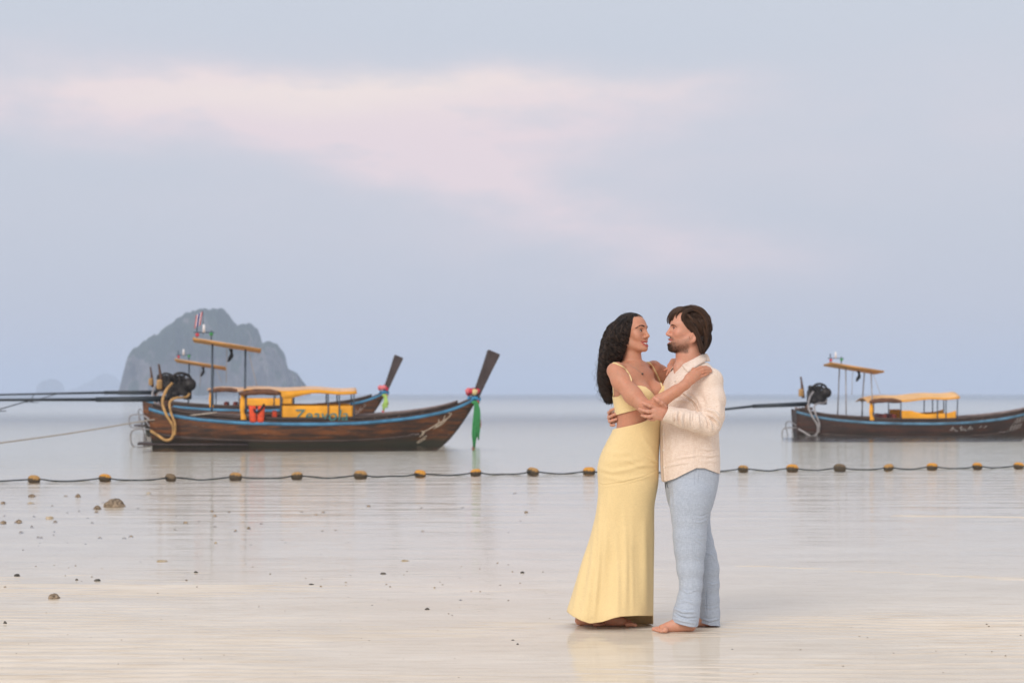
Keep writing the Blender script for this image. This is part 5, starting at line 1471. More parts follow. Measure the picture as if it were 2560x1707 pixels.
def hair_material(name, c1, c2, rough):
    m = bpy.data.materials.new(name); m.use_nodes = True
    n = NT(m.node_tree); b = n.n['Principled BSDF']
    nz = n.noise(n.pos(), 60.0, 3.0, 0.6)
    n.put(b.inputs['Base Color'], n.mix(1.0, n.attr('Col'), n.mix(nz, (0.7, 0.7, 0.7), (1.3, 1.3, 1.3)), 'MULTIPLY') if c1 is None else n.mix(n.ss(nz, 0.35, 0.7), c1, c2)); b.inputs['Roughness'].default_value = rough
    b.inputs['Specular IOR Level'].default_value = 0.45
    return m
M['hair_w'] = hair_material('black_brown_curls', None, None, 0.27)
hair_w = mesh_obj('hair', hv2, hf2, M['hair_w'], None, cols=hcol)
PARTS_W.append(hair_w)
for o in PARTS_W:
    o.parent = woman; o.matrix_parent_inverse = Matrix.Translation(-woman.location)
tag(woman, 'woman with long dark curls in pale yellow cropped top and long skirt', 'person')
# ================================================================== the man in the cream shirt and pale blue trousers
man = empty('person', (P(1722, 1572, 0.0)[0], D0, 0.0))
HM = Head(P(1719.5, 827, 0.0), math.radians(262.0), math.radians(7.0), 0.0, 1.02)
mturn = math.radians(-70.0)
mf = np.array([-math.cos(math.radians(20)), -math.sin(math.radians(20)), 0.0])
V = Vol(axis((0.52, 1.20, 0.003)), axis((10.66, 11.42, 0.003)), axis((-0.01, 0.13, 0.0035), (0.13, 0.95, 0.014), (0.95, 1.30, 0.0032), (1.30, 1.50, 0.004), (1.50, 1.80, 0.0027)))
def mrow(py_, l_, r_, dy, ru, shrink=0.0):
    p = P((l_ + r_) / 2, py_, dy); half = (r_ - l_) / 2 * PXM - shrink
    rv = math.sqrt(max(half ** 2 - (ru * 0.342) ** 2, 0.0025)) / 0.94
    return (p[2], p[0], p[1], ru - shrink, rv, mturn)
SH = [(1222, 1658, 1796, 0.0, 0.180), (1180, 1655, 1797, 0.0, 0.180), (1150, 1653, 1797, 0.0, 0.180), (1100, 1652, 1795, 0.0, 0.180), (1060, 1652, 1793, 0.0, 0.182), (1010, 1653, 1793, 0.0, 0.186), (975, 1657, 1795, 0.0, 0.190), (950, 1664, 1794, 0.0, 0.185), (930, 1678, 1789, 0.0, 0.150), (916, 1692, 1778, 0.0, 0.100), (906, 1700, 1768, 0.0, 0.074)]
V.stack([mrow(*r, shrink=0.03) for r in SH], 0.02, 2.2)
# neck and the open V of the collar
V.chain([HM.w(0, -0.022, -0.040), P(1722, 890, 0.0), P(1732, 915, 0.0)], [0.060, 0.0600, 0.066], 0.025)
V.cone(HM.w(0, 0.022, -0.09), P(1714, 905, 0.0), 0.03, 0.045, 0.03)
V.chain(PP((1708, 908, -0.01), (1698, 920, -0.03), (1690, 934, -0.05)), [0.040, 0.030, 0.012], 0.02)
# left arm (inside the sleeve) and the hand that holds her elbow
V.chain(PP((1768, 950, -0.14), (1780, 1010, -0.19), (1775, 1060, -0.215), (1725, 1050, -0.245), (1672, 1033, -0.262)), [0.05, 0.045, 0.042, 0.038, 0.028], 0.02)
hb = (0.1, -0.98, 0.1)
V.chain(PP((1672, 1033, -0.262), (1656, 1029, -0.272), (1640, 1028, -0.280)), [0.029, 0.034, 0.030], 0.015, flat=(hb, 0.62))
V.cone(P(1655, 1021, -0.272), P(1640, 1019, -0.279), 0.024, 0.020, 0.015, flat=(hb, 0.65))
V.cone(P(1654, 1040, -0.270), P(1640, 1040, -0.278), 0.024, 0.020, 0.015, flat=(hb, 0.65))
finger(V, PP((1663, 1017, -0.280), (1654, 1007, -0.306), (1645, 1000.5, -0.318), (1635.5, 994.5, -0.312)), 0.0135, 0.0084, 0.010)
finger(V, PP((1640, 1017, -0.284), (1625, 1014.5, -0.293), (1615, 1010.5, -0.294), (1606.5, 1007, -0.284)), 0.0105, 0.0076)
finger(V, PP((1638, 1028, -0.286), (1621, 1028.5, -0.294), (1609, 1026, -0.290), (1598.5, 1022.5, -0.272)), 0.0108, 0.0078)
finger(V, PP((1639, 1037.5, -0.284), (1624, 1041, -0.288), (1614, 1040.5, -0.282), (1604.5, 1038, -0.264)), 0.0102, 0.0074)
finger(V, PP((1642, 1044, -0.276), (1634, 1048, -0.268), (1627, 1048.5, -0.252), (1621, 1047, -0.235)), 0.0092, 0.0068)
# right arm round her back, fingers curling round her side
V.chain(PP((1712, 950, 0.15), (1660, 1000, 0.26), (1600, 1035, 0.28), (1545, 1043, 0.20)), [0.05, 0.045, 0.038, 0.030], 0.02)
V.chain(PP((1548, 1043, 0.20), (1533, 1043, 0.155), (1527, 1043, 0.115)), [0.030, 0.034, 0.030], 0.012, flat=((1, 0.4, 0), 0.6))
finger(V, PP((1524, 1034, 0.12), (1522.5, 1031, 0.07), (1528, 1025, 0.02), (1536, 1021.5, -0.005)), 0.0100, 0.0076)
finger(V, PP((1523, 1043, 0.12), (1522.5, 1043, 0.065), (1530, 1039, 0.012), (1542, 1033.5, -0.018)), 0.0102, 0.0078)
finger(V, PP((1525, 1052, 0.12), (1524.5, 1053, 0.065), (1531, 1051, 0.012), (1541, 1047.5, -0.015)), 0.0098, 0.0074)
finger(V, PP((1528, 1060, 0.12), (1528, 1062, 0.07), (1531, 1063, 0.035), (1536, 1062.5, 0.012)), 0.0090, 0.0068)
# hips and legs inside the trousers, bare feet
V.chain(PP((1735, 1180, -0.08), (1724, 1350, -0.10), (1722, 1545, -0.13)), [0.06, 0.05, 0.036], 0.03)
V.chain(PP((1740, 1180, 0.08), (1750, 1350, 0.10), (1772, 1545, 0.10)), [0.06, 0.05, 0.036], 0.03)
dn = np.array([-0.985, -0.17, 0.0]); sn = np.array([0.17, -0.985, 0.0])
hN = P(1726, 1575, -0.125); hN[2] = 0.002; foot(V, hN, hN + dn * 0.150, dn, sn, 0.078, 0.032, big=-1)
V.cone(P(1716, 1542, -0.13), hN + dn * 0.05 + (0, 0, 0.045), 0.036, 0.030, 0.02); V.cone(hN + dn * 0.03 + (0, 0, 0.055), hN + dn * 0.12 + (0, 0, 0.028), 0.027, 0.020, 0.02)
hF = P(1784, 1563, 0.12); hF[2] = 0.002; foot(V, hF, hF + dn * 0.150, dn, sn, 0.078, 0.032, big=1)
V.cone(P(1772, 1535, 0.12), hF + dn * 0.03 + (0, 0, 0.045), 0.038, 0.032, 0.02); V.cone(hF + dn * 0.03 + (0, 0, 0.055), hF + dn * 0.12 + (0, 0, 0.028), 0.027, 0.020, 0.02)
sculpt_head(V, HM, True)
mv_, mfac = V.mesh(); mv_ = relax(mv_, mfac, 1, 0.4)
L = HM.loc(mv_)
cols = np.tile(SKIN_M, (len(mv_), 1)).astype(np.float32)
inhead = (np.abs(L[:, 0]) < 0.1) & (L[:, 2] > -0.135) & (L[:, 1] > -0.03)
tint(np.exp(-((np.abs(L[:, 0]) - 0.042) / 0.022) ** 2 - ((L[:, 2] + 0.022) / 0.018) ** 2) * 0.45 * inhead, (0.62, 0.26, 0.19))
tint(np.exp(-((L[:, 0]) / 0.016) ** 2 - ((L[:, 2] + 0.03) / 0.02) ** 2) * 0.4 * (L[:, 1] > 0.085) * inhead, (0.62, 0.25, 0.18))
lipm = lips(L, 0.030, -0.0715, 0.0155) * inhead
# beard: strong on the chin and moustache, thin on the cheeks
edge = np.interp(L[:, 1], [-0.01, 0.02, 0.05, 0.075, 0.10], [-0.018, -0.040, -0.052, -0.050, -0.044])
bd_ = np.clip((edge - L[:, 2]) / 0.014, 0, 1) * np.clip((L[:, 1] + 0.012) / 0.02, 0, 1) * np.clip((L[:, 2] + 0.128) / 0.012, 0, 1)
chin = np.exp(-(L[:, 0] / 0.030) ** 2 - ((L[:, 2] + 0.100) / 0.022) ** 2) * (L[:, 1] > 0.05)
jawl = np.clip((-0.068 - L[:, 2]) / 0.03, 0, 1)
must = np.exp(-((L[:, 2] + 0.0525) / 0.007) ** 2) * (np.abs(L[:, 0]) < 0.032) * (L[:, 1] > 0.07)
nzv = fbm(mv_[:, 0] * 300 + mv_[:, 1] * 200, mv_[:, 2] * 300, 2, 77)
beard = np.clip(bd_ * (0.22 + 0.24 * jawl + 0.30 * chin) + must * 0.38, 0, 0.68) * (0.75 + 0.5 * nzv) * (1 - lipm) * inhead
tint(beard, (0.11, 0.062, 0.038)); tint(lipm, (0.50, 0.17, 0.15))
tint(np.exp(-((np.abs(L[:, 0]) - 0.032) / 0.015) ** 2 - ((L[:, 2] - 0.007) / 0.0085) ** 2) * 0.45 * inhead, (0.32, 0.135, 0.095))  # shade round his eyes, painted as darker skin
body_m = mesh_obj('body', mv_, mfac, M['skin_m'], None, cols=cols)
PARTS_M = [body_m]
face_extras(HM, body_m, M['iris_brown'], False, (-0.002, 0.0))
M['hair_m'] = hair_material('brown_hair', (0.035, 0.019, 0.011), (0.13, 0.068, 0.038), 0.42)
BM_ = bvh_of(mv_, mfac)
for sx in (-1, 1):
    brow(HM, sx, body_m, M['hair_m'], 'eyebrow', [(0.014, 0.0985, 0.0155), (0.026, 0.0955, 0.0185), (0.038, 0.086, 0.0185), (0.047, 0.074, 0.0135)], 150, 0.008, 0.0014, 5, BM_)
# short beard hairs
mn = normals(mv_, mfac)
wgt = np.clip(bd_ * (0.12 + 0.35 * jawl + 1.0 * chin) + must * 0.25, 0, 1) * inhead * (1 - lipm)
rngm = np.random.default_rng(3)
pick = rngm.choice(len(mv_), 6000, p=wgt / wgt.sum())
dw = HM.R @ np.array([0, 0.25, -0.9])
b0 = mv_[pick] + rngm.normal(size=(len(pick), 3)) * 0.0008
ln = 0.0028 + 0.004 * chin[pick] + 0.0018 * rngm.random(len(pick))
dirs = dw[None] + mn[pick] * 0.75 + rngm.normal(size=(len(pick), 3)) * 0.25; dirs /= np.linalg.norm(dirs, axis=1)[:, None]
bp = np.stack([b0 - mn[pick] * 0.001, b0 + dirs * ln[:, None] * 0.5, b0 + dirs * ln[:, None] + dw[None] * 0.0015], 1)
v_, f_ = strand_mesh(bp, 0.00024, 0.00012)
PARTS_M.append(mesh_obj('beard', v_, f_, M['hair_m'], None))

# ---- shirt
Vs = Vol(axis((0.56, 1.21, 0.003)), axis((10.66, 11.40, 0.003)), axis((0.78, 1.50, 0.003)))
Vs.stack([mrow(*r) for r in SH], 0.02, 2.25)
Vs.ell(P(1770, 948, -0.135), (0.072, 0.075, 0.058), 0.05)
Vs.chain(PP((1776, 952, -0.140), (1784, 1000, -0.178), (1782, 1040, -0.205), (1774, 1062, -0.215)), [0.062, 0.0605, 0.058, 0.056], 0.035)
Vs.chain(PP((1776, 1062, -0.215), (1740, 1054, -0.238), (1706, 1045, -0.254), (1682, 1038, -0.262)), [0.056, 0.0535, 0.050, 0.0455], 0.02)
Vs.chain(PP((1712, 948, 0.14), (1665, 1000, 0.26), (1605, 1035, 0.29), (1560, 1043, 0.24)), [0.062, 0.058, 0.050, 0.044], 0.03)
sv, sf = Vs.mesh(); sv = relax(sv, sf, 4, 0.5)
C4 = lambda *pts: [(1560 + a / 7.839, 890 + b_ / 7.839) for a, b_ in pts]
C1 = lambda *pts: [(1400 + a / 3.136, 740 + b_ / 3.136) for a, b_ in pts]
sl_ = [([(1699, 933), (1688, 955), (1677, 978), (1668, 1000)], 1.3, -0.003), ([(1707, 934), (1696, 956), (1684, 980), (1674, 1003)], 1.3, -0.003), (C4((1080, 720), (1220, 800), (1350, 900), (1420, 1010), (1440, 1110)), 3.2, -0.010), (C4((1180, 770), (1300, 830), (1400, 930)), 4.0, 0.006), (C4((1000, 900), (1150, 860), (1300, 900)), 5.0, 0.004),
       (C4((1300, 700), (1500, 900), (1530, 1040)), 6.0, 0.004), (C4((1500, 1070), (1640, 1050), (1780, 1090), (1880, 1230)), 4.0, 0.007), (C4((1540, 1130), (1660, 1190), (1780, 1290), (1840, 1400)), 3.2, -0.007), (C4((1620, 1150), (1760, 1200), (1860, 1330)), 3.0, 0.006),
       (C4((1640, 1230), (1700, 1340), (1720, 1480)), 3.2, 0.006), (C4((1700, 1200), (1770, 1330), (1800, 1470)), 3.0, -0.005), (C4((1560, 1180), (1610, 1300), (1620, 1400)), 3.6, 0.005),
       (C4((985, 1060), (975, 1180), (1000, 1330)), 2.2, -0.006), (C4((1040, 1080), (1020, 1200), (1050, 1340)), 2.4, 0.006), (C4((1090, 1090), (1070, 1220), (1110, 1370)), 2.2, -0.005), (C4((1150, 1110), (1120, 1240), (1160, 1400)), 2.6, 0.006),
       (C4((1210, 1110), (1190, 1250), (1200, 1400)), 2.4, -0.005), (C4((1280, 1110), (1270, 1250), (1300, 1390)), 3.0, 0.0055), (C4((1370, 1120), (1360, 1250), (1400, 1390)), 3.0, -0.004), (C4((1450, 1130), (1460, 1260), (1490, 1390)), 3.4, 0.0045),
       (C1((900, 1275), (1000, 1258), (1100, 1245)), 3.4, 0.006), (C1((820, 1335), (920, 1315), (1010, 1300)), 4.0, 0.006), (C1((1090, 1205), (1160, 1222), (1235, 1210)), 3.2, -0.007), (C1((1100, 1245), (1180, 1255), (1245, 1240)), 3.4, 0.006), (C1((1110, 1300), (1180, 1290), (1240, 1300)), 4.0, 0.004), (C1((1020, 1100), (1040, 1200), (1030, 1330)), 6.0, 0.004),
       (C1((860, 1060), (880, 1180), (870, 1300)), 8.0, 0.004), (C1((950, 1080), (960, 1180), (950, 1260)), 7.0, -0.003), (C1((880, 640), (860, 760), (830, 860)), 6.0, 0.003), (C1((1060, 740), (1100, 840), (1090, 900)), 7.0, 0.003), (C1((1230, 750), (1250, 870), (1240, 960)), 7.0, 0.003),
       (C1((1090, 1060), (1096, 1200), (1095, 1345)), 1.3, -0.0022), (C1((1195, 575), (1250, 620), (1285, 690)), 1.2, -0.002), (C1((1190, 1080), (1180, 1150), (1200, 1220)), 4.0, 0.004)]
sv = folds(sv, sf, [(a_, max(b_ * 0.8, 1.3 if b_ < 1.6 else 2.3), c_ * (1.45 if np.mean([q[1] for q in a_]) < 1090 else 0.6)) for a_, b_, c_ in sl_])
nz_ = (fbm(sv[:, 0] * 22 + sv[:, 1] * 16, sv[:, 2] * 16, 3, 91) - 0.5) * 0.002
sv = sv + normals(sv, sf) * nz_[:, None]
def shirt_hem(v):
    qx, qy = to_px(v)
    hn_ = np.interp(qx, [1640, 1656, 1687, 1715, 1741, 1762, 1797, 1820], [1208, 1206, 1196, 1182, 1169.5, 1170, 1183, 1187]); hb_ = np.interp(qx, [1640, 1700, 1800], [1206, 1172, 1184])
    u = np.clip((v[:, 1] - D0 + 0.03) / 0.10, 0, 1)
    return qy - (hn_ * (1 - u) + hb_ * u)
sv, sf = clip_mesh(sv, sf, shirt_hem)
mm, n, b = cloth_material('cream_linen', (0.78, 0.62, 0.50), 0.07, 190.0, 0.0016, second=(0.88, 0.76, 0.66), crumple=0.12)
M['linen'] = mm
shirt = mesh_obj('shirt', sv, sf, mm, None)
md = shirt.modifiers.new('solid', 'SOLIDIFY'); md.thickness = 0.003; md.offset = -1.0
BS = bvh_of(sv, sf)
PARTS_M.append(shirt)
# placket, buttons, hem stitching
def ribbon(pts, width, lift, name, mat, par, n=40):
    """flat band laid on the shirt"""
    c_ = drape(BS, pts, lift, n); e_ = drape(BS, [(a + width, b_) for a, b_ in pts], lift, n); k_ = min(len(c_), len(e_))
    mb = MB(); mb.loft([[c_[i], e_[i]] for i in range(k_)], closed=False); return mb.build(name, mat, par, solid=0.003)
ribbon([(1655.5, 1062), (1656, 1110), (1657, 1160), (1659.5, 1203)], 6, 0.0012, 'placket', mm, shirt)
mb_but = material('pearl_button', (0.75, 0.68, 0.60), 0.3)
for a, b_ in ((1688, 952), (1672, 985), (1659.5, 1085), (1660, 1125), (1661, 1168)):
    p = drape(BS, [(a, b_)], 0.003)[0]; MB().ball(p, (0.0055, 0.003, 0.0055), 10, 6).build('button', mb_but, shirt)
# cuff of the near sleeve
mb = MB(); a0, a1 = P(1687, 1039.5, -0.260), P(1662, 1031.5, -0.266); ax_ = a1 - a0; ax_ /= np.linalg.norm(ax_)
e1 = np.cross(ax_, (0, 1.0, 0)); e1 /= np.linalg.norm(e1); e2 = np.cross(ax_, e1)
rings = []
for u, r in ((0.0, 0.0475), (0.06, 0.0490), (0.5, 0.0485), (0.96, 0.0470), (1.0, 0.0460), (1.0, 0.0425), (0.6, 0.0430)):
    rings.append([a0 + (a1 - a0) * u + (e1 * math.cos(t) * r * 0.96 + e2 * math.sin(t) * r * 0.92) + ax_ * 0.004 * math.sin(t * 2) for t in np.linspace(0, 2 * math.pi, 40, endpoint=False)])
mb.loft(rings); mb.build('cuff', mm, shirt)
# collar: folded leaf lying from the neck onto the shirt, mirrored for the far side
BMn = BVHTree.FromPolygons([tuple(map(float, p)) for p in mv_], [tuple(int(i) for i in q) for q in mfac])
ups = drape(BMn, [(1759, 885), (1748, 890), (1735, 897.5), (1720, 905.5), (1705, 914)], 0.009, 24)
stand = drape(BMn, [(1757, 896), (1748, 900), (1735, 907), (1720, 914.5), (1707, 921)], 0.004, 24)
los = drape(BS, [(1767, 904), (1757, 909.5), (1745, 916), (1733, 923.5), (1721, 932)], 0.006, 24)
rows_ = []
for i in range(24):
    u_, s_, l_ = ups[i], stand[i], los[i]
    out_ = ((u_ + l_) / 2 - Vector(P(1730, 910, 0.0))); out_.z = 0; out_.normalize()
    rows_.append([s_, u_ - out_ * 0.003, u_ + Vector((0, 0, 0.0025)), u_ + out_ * 0.005, u_.lerp(l_, 0.35) + out_ * 0.007, u_.lerp(l_, 0.7) + out_ * 0.005, l_])
ac = np.array([0.342, -0.94, 0.0])
def mir(p):
    q = np.array(p) - P(1729, 905, 0.0); return Vector(P(1729, 905, 0.0) + q - 2 * (q @ ac) * ac)
# round the nape the two leaves meet
nape = [mir(p) for p in rows_[0]]
back = [[a.lerp(b_, t) + Vector((0.028 * math.sin(t * math.pi), 0, 0)) for a, b_ in zip(rows_[0], nape)] for t in (0.5, 0.4, 0.3, 0.2, 0.1)]
mb = MB(); mb.loft(back + rows_, closed=False); mb.build('collar', mm, shirt, solid=0.003)
mb = MB(); mb.loft([[mir(p) for p in r] for r in back + rows_], closed=False); mb.build('collar', mm, shirt, solid=0.003)

# ---- trousers
Vp = Vol(axis((0.80, 1.20, 0.0035)), axis((10.70, 11.30, 0.0035)), axis((0.0, 0.90, 0.0035)))
Vp.stack([mrow(py_, l_, r_, 0.0, ru) for py_, l_, r_, ru in ((1160, 1662, 1794, 0.165), (1190, 1663, 1795, 0.168), (1220, 1666, 1790, 0.168), (1250, 1671, 1782, 0.165), (1275, 1680, 1774, 0.15))], 0.02, 2.3)
NL = [(1235, 1676, 1780), (1260, 1676, 1775), (1290, 1680, 1769), (1341, 1684, 1764.5), (1373, 1687, 1762), (1421, 1693, 1758), (1462, 1700, 1754.5), (1500, 1694, 1751), (1529, 1685, 1747.5), (1553, 1682, 1744), (1575, 1682, 1743)]
FL = [(1235, 1690, 1784), (1290, 1698, 1774), (1320, 1706, 1775), (1357, 1715, 1783), (1390, 1724, 1791), (1421, 1733, 1797), (1460, 1739, 1797.5), (1500, 1742, 1797.5), (1532, 1744, 1799), (1575, 1744, 1801)]
def leg(rows, dys, flat):
    c_ = [P((l_ + r_) / 2, py_, np.interp(py_, [1235, 1575], dys)) for py_, l_, r_ in rows]; rs = [(r_ - l_) / 2 * PXM for py_, l_, r_ in rows]
    Vp.chain(c_, rs, 0.02, flat=flat)
leg(FL, (0.085, 0.115), ((0, 1, 0), 0.95)); leg(NL, (-0.085, -0.135), ((0, 1, 0), 0.95))
pv_, pf_ = Vp.mesh(); pv_ = relax(pv_, pf_, 3, 0.5)
C2 = lambda *pts: [(1400 + a / 3.136, 1150 + b_ / 3.136) for a, b_ in pts]
pl_ = [(C2((1066, 60), (1058, 130), (1062, 205)), 1.6, -0.006), (C2((1085, 70), (1078, 140), (1070, 200)), 2.4, 0.005), (C2((1055, 230), (1046, 400), (1040, 640), (1058, 900), (1050, 1150)), 1.4, -0.004), (C2((1050, 480), (1100, 490), (1160, 465)), 2.6, 0.005), (C2((1060, 430), (1110, 440), (1165, 415)), 2.6, -0.004), (C2((1045, 620), (1090, 650), (1135, 690)), 2.6, 0.006), (C2((1040, 560), (1100, 600), (1150, 600)), 2.6, -0.004),
       (C2((880, 460), (950, 480), (1030, 470)), 3.0, 0.004), (C2((890, 600), (960, 640), (1040, 630)), 3.0, 0.005), (C2((895, 680), (970, 720), (1035, 700)), 3.0, -0.004), (C2((905, 800), (980, 810), (1040, 780)), 3.2, 0.004), (C2((1050, 760), (1090, 780), (1120, 850)), 2.6, 0.005), (C2((930, 920), (1000, 950), (1090, 930)), 3.0, 0.0045),
       (C2((940, 1000), (1000, 1040), (1090, 1010)), 2.8, 0.005), (C2((900, 1130), (980, 1100), (1070, 1130)), 3.2, 0.006), (C2((888, 1190), (940, 1225), (1000, 1240), (1075, 1235)), 2.6, -0.011), (C2((890, 1160), (960, 1190), (1060, 1190)), 3.2, 0.009), (C2((885, 1240), (960, 1260), (1070, 1280)), 3.0, 0.007), (C2((960, 1080), (990, 1140), (1010, 1200)), 3.0, 0.005),
       (C2((850, 240), (930, 260), (1030, 330)), 3.4, 0.004), (C2((880, 330), (960, 330), (1040, 290)), 3.4, -0.003), (C2((870, 200), (875, 300), (885, 420)), 3.4, -0.006), (C2((1090, 250), (1150, 290), (1190, 280)), 3.0, 0.004), (C2((1080, 340), (1130, 360), (1170, 350)), 3.0, 0.004),
       (C2((1150, 560), (1190, 620), (1200, 680)), 2.6, 0.004), (C2((1140, 720), (1190, 740), (1230, 800)), 2.8, 0.005), (C2((1130, 830), (1190, 900), (1240, 890)), 3.0, 0.005), (C2((1150, 960), (1200, 975), (1245, 960)), 2.6, 0.006), (C2((1150, 1000), (1145, 1100), (1148, 1200)), 1.8, -0.007), (C2((1100, 1150), (1180, 1160), (1250, 1140)), 2.8, 0.006), (C2((1090, 1230), (1170, 1260), (1250, 1240)), 2.6, 0.007)]
pv_ = folds(pv_, pf_, [(a_, b_ * 0.85, c_ * (0.14 if 3.0 <= b_ and abs(c_) < 0.0055 else 0.45 if abs(c_) < 0.0065 else 0.75)) for a_, b_, c_ in pl_])
nz_ = (fbm(pv_[:, 0] * 20 + pv_[:, 1] * 16, pv_[:, 2] * 14, 3, 95) - 0.5) * 0.0015
pv_ = pv_ + normals(pv_, pf_) * nz_[:, None]
def trouser_hem(v):
    qx, qy = to_px(v)
    hn_ = np.interp(qx, [1670, 1682, 1700, 1725, 1741, 1750], [1551, 1553, 1560, 1566.5, 1567, 1560]); hb_ = np.interp(qx, [1740, 1752, 1776, 1802], [1549, 1556, 1563, 1564.5])
    return qy - np.where(v[:, 1] < D0, hn_, hb_)
pv_, pf_ = clip_mesh(pv_, pf_, trouser_hem)
mm, n, b = cloth_material('pale_blue_linen', (0.39, 0.445, 0.525), 0.08, 200.0, 0.0016, second=(0.50, 0.555, 0.635), crumple=0.06)
trousers = mesh_obj('trousers', pv_, pf_, mm, None)
md = trousers.modifiers.new('solid', 'SOLIDIFY'); md.thickness = 0.004; md.offset = -1.0
BP = bvh_of(pv_, pf_)
M['cord'] = material('dark_drawcord', (0.03, 0.035, 0.05), 0.8)
for pts in ([(1660, 1207), (1661, 1214), (1661.5, 1221)], [(1667, 1205), (1669, 1213), (1671, 1219)]):
    mb = MB(); mb.tube(drape(BP, pts, 0.002, 8), 0.0016, 5); mb.build('drawcord', M['cord'], trousers)
PARTS_M.append(trousers)

# ---- swept-back brown hair
rng = np.random.default_rng(21)
ce = np.array([0, -0.008, 0.030]); re = np.array([0.078, 0.100, 0.088])
ncl, per, mp = 330, 30, 16
paths = []
def surf(p, off):
    q = (p - ce) / re; return ce + q / np.linalg.norm(q) * (re + off)
tries = 0
while len(paths) < ncl * per and tries < 20000:
    tries += 1
    dv = rng.normal(size=3); dv /= np.linalg.norm(dv)
    p = ce + dv * re
    # where hair grows: behind the hairline, above the nape, round the ear
    hl = 0.060 - np.clip(0.085 - p[2], 0, 0.2) * 0.62
    if p[1] > hl or p[2] < -0.052 or (p[2] < -0.008 and p[1] > -0.034): continue
    layer = rng.uniform(0.004, 0.020) * (0.55 + 0.45 * np.clip((p[2] + 0.05) / 0.1, 0, 1))
    Ln = rng.uniform(0.07, 0.13) * (0.65 if p[2] < 0 else 1.0)
    wob = rng.uniform(-0.25, 0.25); line = [p.copy()]
    for k in range(mp - 1):
        qn = (line[-1] - ce) / re ** 2; qn /= np.linalg.norm(qn)
        top = np.clip((line[-1][2] - 0.03) / 0.08, 0, 1)
        fl = np.array([np.sign(line[-1][0] + 1e-6) * 0.45 * top + wob * 0.6, -1.0 + 0.35 * (line[-1][1] < -0.05), -0.30 - 0.95 * (1 - top) - 0.9 * np.clip((-line[-1][1] - 0.02) / 0.07, 0, 1)])
        fl = fl - qn * (fl @ qn); fl /= np.linalg.norm(fl)
        line.append(surf(line[-1] + fl * Ln / (mp - 1), 0.0))
    line = np.array(line)
    u = np.linspace(0, 1, mp)
    off = layer * np.minimum(1.0, u * 5 + 0.15) * (1 - 0.25 * u ** 3) + 0.0035 * np.sin(u * rng.uniform(5, 9) + rng.uniform(0, 6)) * u
    nn = (line - ce) / re ** 2; nn /= np.linalg.norm(nn, axis=1)[:, None]
    core = line + nn * off[:, None]
    jit = rng.normal(size=(per, 3)) * 0.0042
    for j in range(per):
        spread = (1.0 - 0.55 * u)[:, None]
        paths.append(core + jit[j] * spread + np.array([0, 0, 0.0015]) * math.sin(j) * u[:, None])
paths = np.array(paths)
# end no strand inside the ear or below the nape hairline
low = paths[:, :, 2] < -0.085; paths[:, :, 2] = np.where(low, -0.085 + (paths[:, :, 2] + 0.085) * 0.2, paths[:, :, 2])
ear = (paths[:, :, 1] > -0.036) & (paths[:, :, 1] < 0.02) & (paths[:, :, 2] < -0.012)
paths[:, :, 1] = np.where(ear, -0.036 - 0.3 * (paths[:, :, 1] + 0.036), paths[:, :, 1])
W = HM.c + (paths.reshape(-1, 3) * HM.s) @ HM.R.T
W = W.reshape(-1, mp, 3)
extra = []
for pts, d0, d1, nk in (([(1722, 775), (1704, 769), (1688, 774), (1678, 786), (1674, 799), (1676.5, 809)], -0.02, 0.055, 14), ([(1718, 776), (1704, 772), (1692, 777), (1683, 787), (1680, 800), (1680, 808)], -0.035, 0.03, 10), ([(1716, 776), (1703, 777), (1695, 784), (1693, 797), (1696, 806), (1701, 811.5)], -0.055, -0.035, 5),
                        ([(1720, 776), (1710, 780), (1705, 790), (1706, 802), (1712, 812), (1718, 818)], -0.078, -0.062, 7), ([(1730, 774), (1716, 779), (1710, 790), (1713, 803), (1722, 815), (1730, 822)], -0.088, -0.068, 8), ([(1742, 771), (1722, 771), (1704, 773), (1690, 781), (1681, 792), (1677, 803)], -0.03, 0.04, 10),
                        ([(1705, 776), (1722, 768), (1742, 770), (1760, 780), (1772, 800), (1777, 822)], -0.05, 0.05, 18), ([(1712, 778), (1730, 772), (1750, 778), (1764, 795), (1770, 820), (1768, 845)], -0.085, -0.06, 14), ([(1722, 812), (1734, 822), (1742, 834), (1748, 850), (1753, 866), (1756, 879)], -0.092, -0.060, 26), ([(1740, 800), (1756, 816), (1764, 836), (1766, 856), (1760, 872), (1754, 881)], -0.075, 0.03, 26), ([(1745, 810), (1766, 822), (1774, 840), (1771, 858), (1763, 872), (1755, 881)], -0.05, 0.05, 22)):
    for c_ in range(nk):
        dd = rng.uniform(d0, d1); sh_ = rng.normal(size=2) * 2.2
        base_ = np.array(smooth_pts([(a + sh_[0] * (0.4 + 0.2 * i), b_ + sh_[1] * (0.4 + 0.2 * i), dd) for i, (a, b_) in enumerate(pts)], mp))
        w3 = np.array([P(*q) for q in base_])
        for j in range(per):
            extra.append(w3 + rng.normal(size=3) * 0.003 * (1 - 0.5 * np.linspace(0, 1, mp))[:, None])
W = np.concatenate([W, np.array(extra)])
hv, hf = strand_mesh(W, rng.uniform(0.0004, 0.0008, len(W)), 0.00025)
Vh = Vol(axis((0.86, 1.13, 0.004)), axis((10.86, 11.14, 0.004)), axis((1.50, 1.79, 0.004)))
Vh.ell(HM.w(0, -0.016, 0.036), np.array((0.0835, 0.0985, 0.0865)) * HM.s, 0.01, HM.R)
Vh.ell(HM.w(0, -0.072, -0.038), np.array((0.072, 0.048, 0.066)) * HM.s, 0.02, HM.R)
Vh.ell(HM.w(0, 0.100, 0.00), np.array((0.13, 0.090, 0.092)) * HM.s, 0.008, HM.R, 'sub')
Vh.ell(HM.w(0, 0.02, -0.075), np.array((0.12, 0.062, 0.075)) * HM.s, 0.01, HM.R, 'sub')
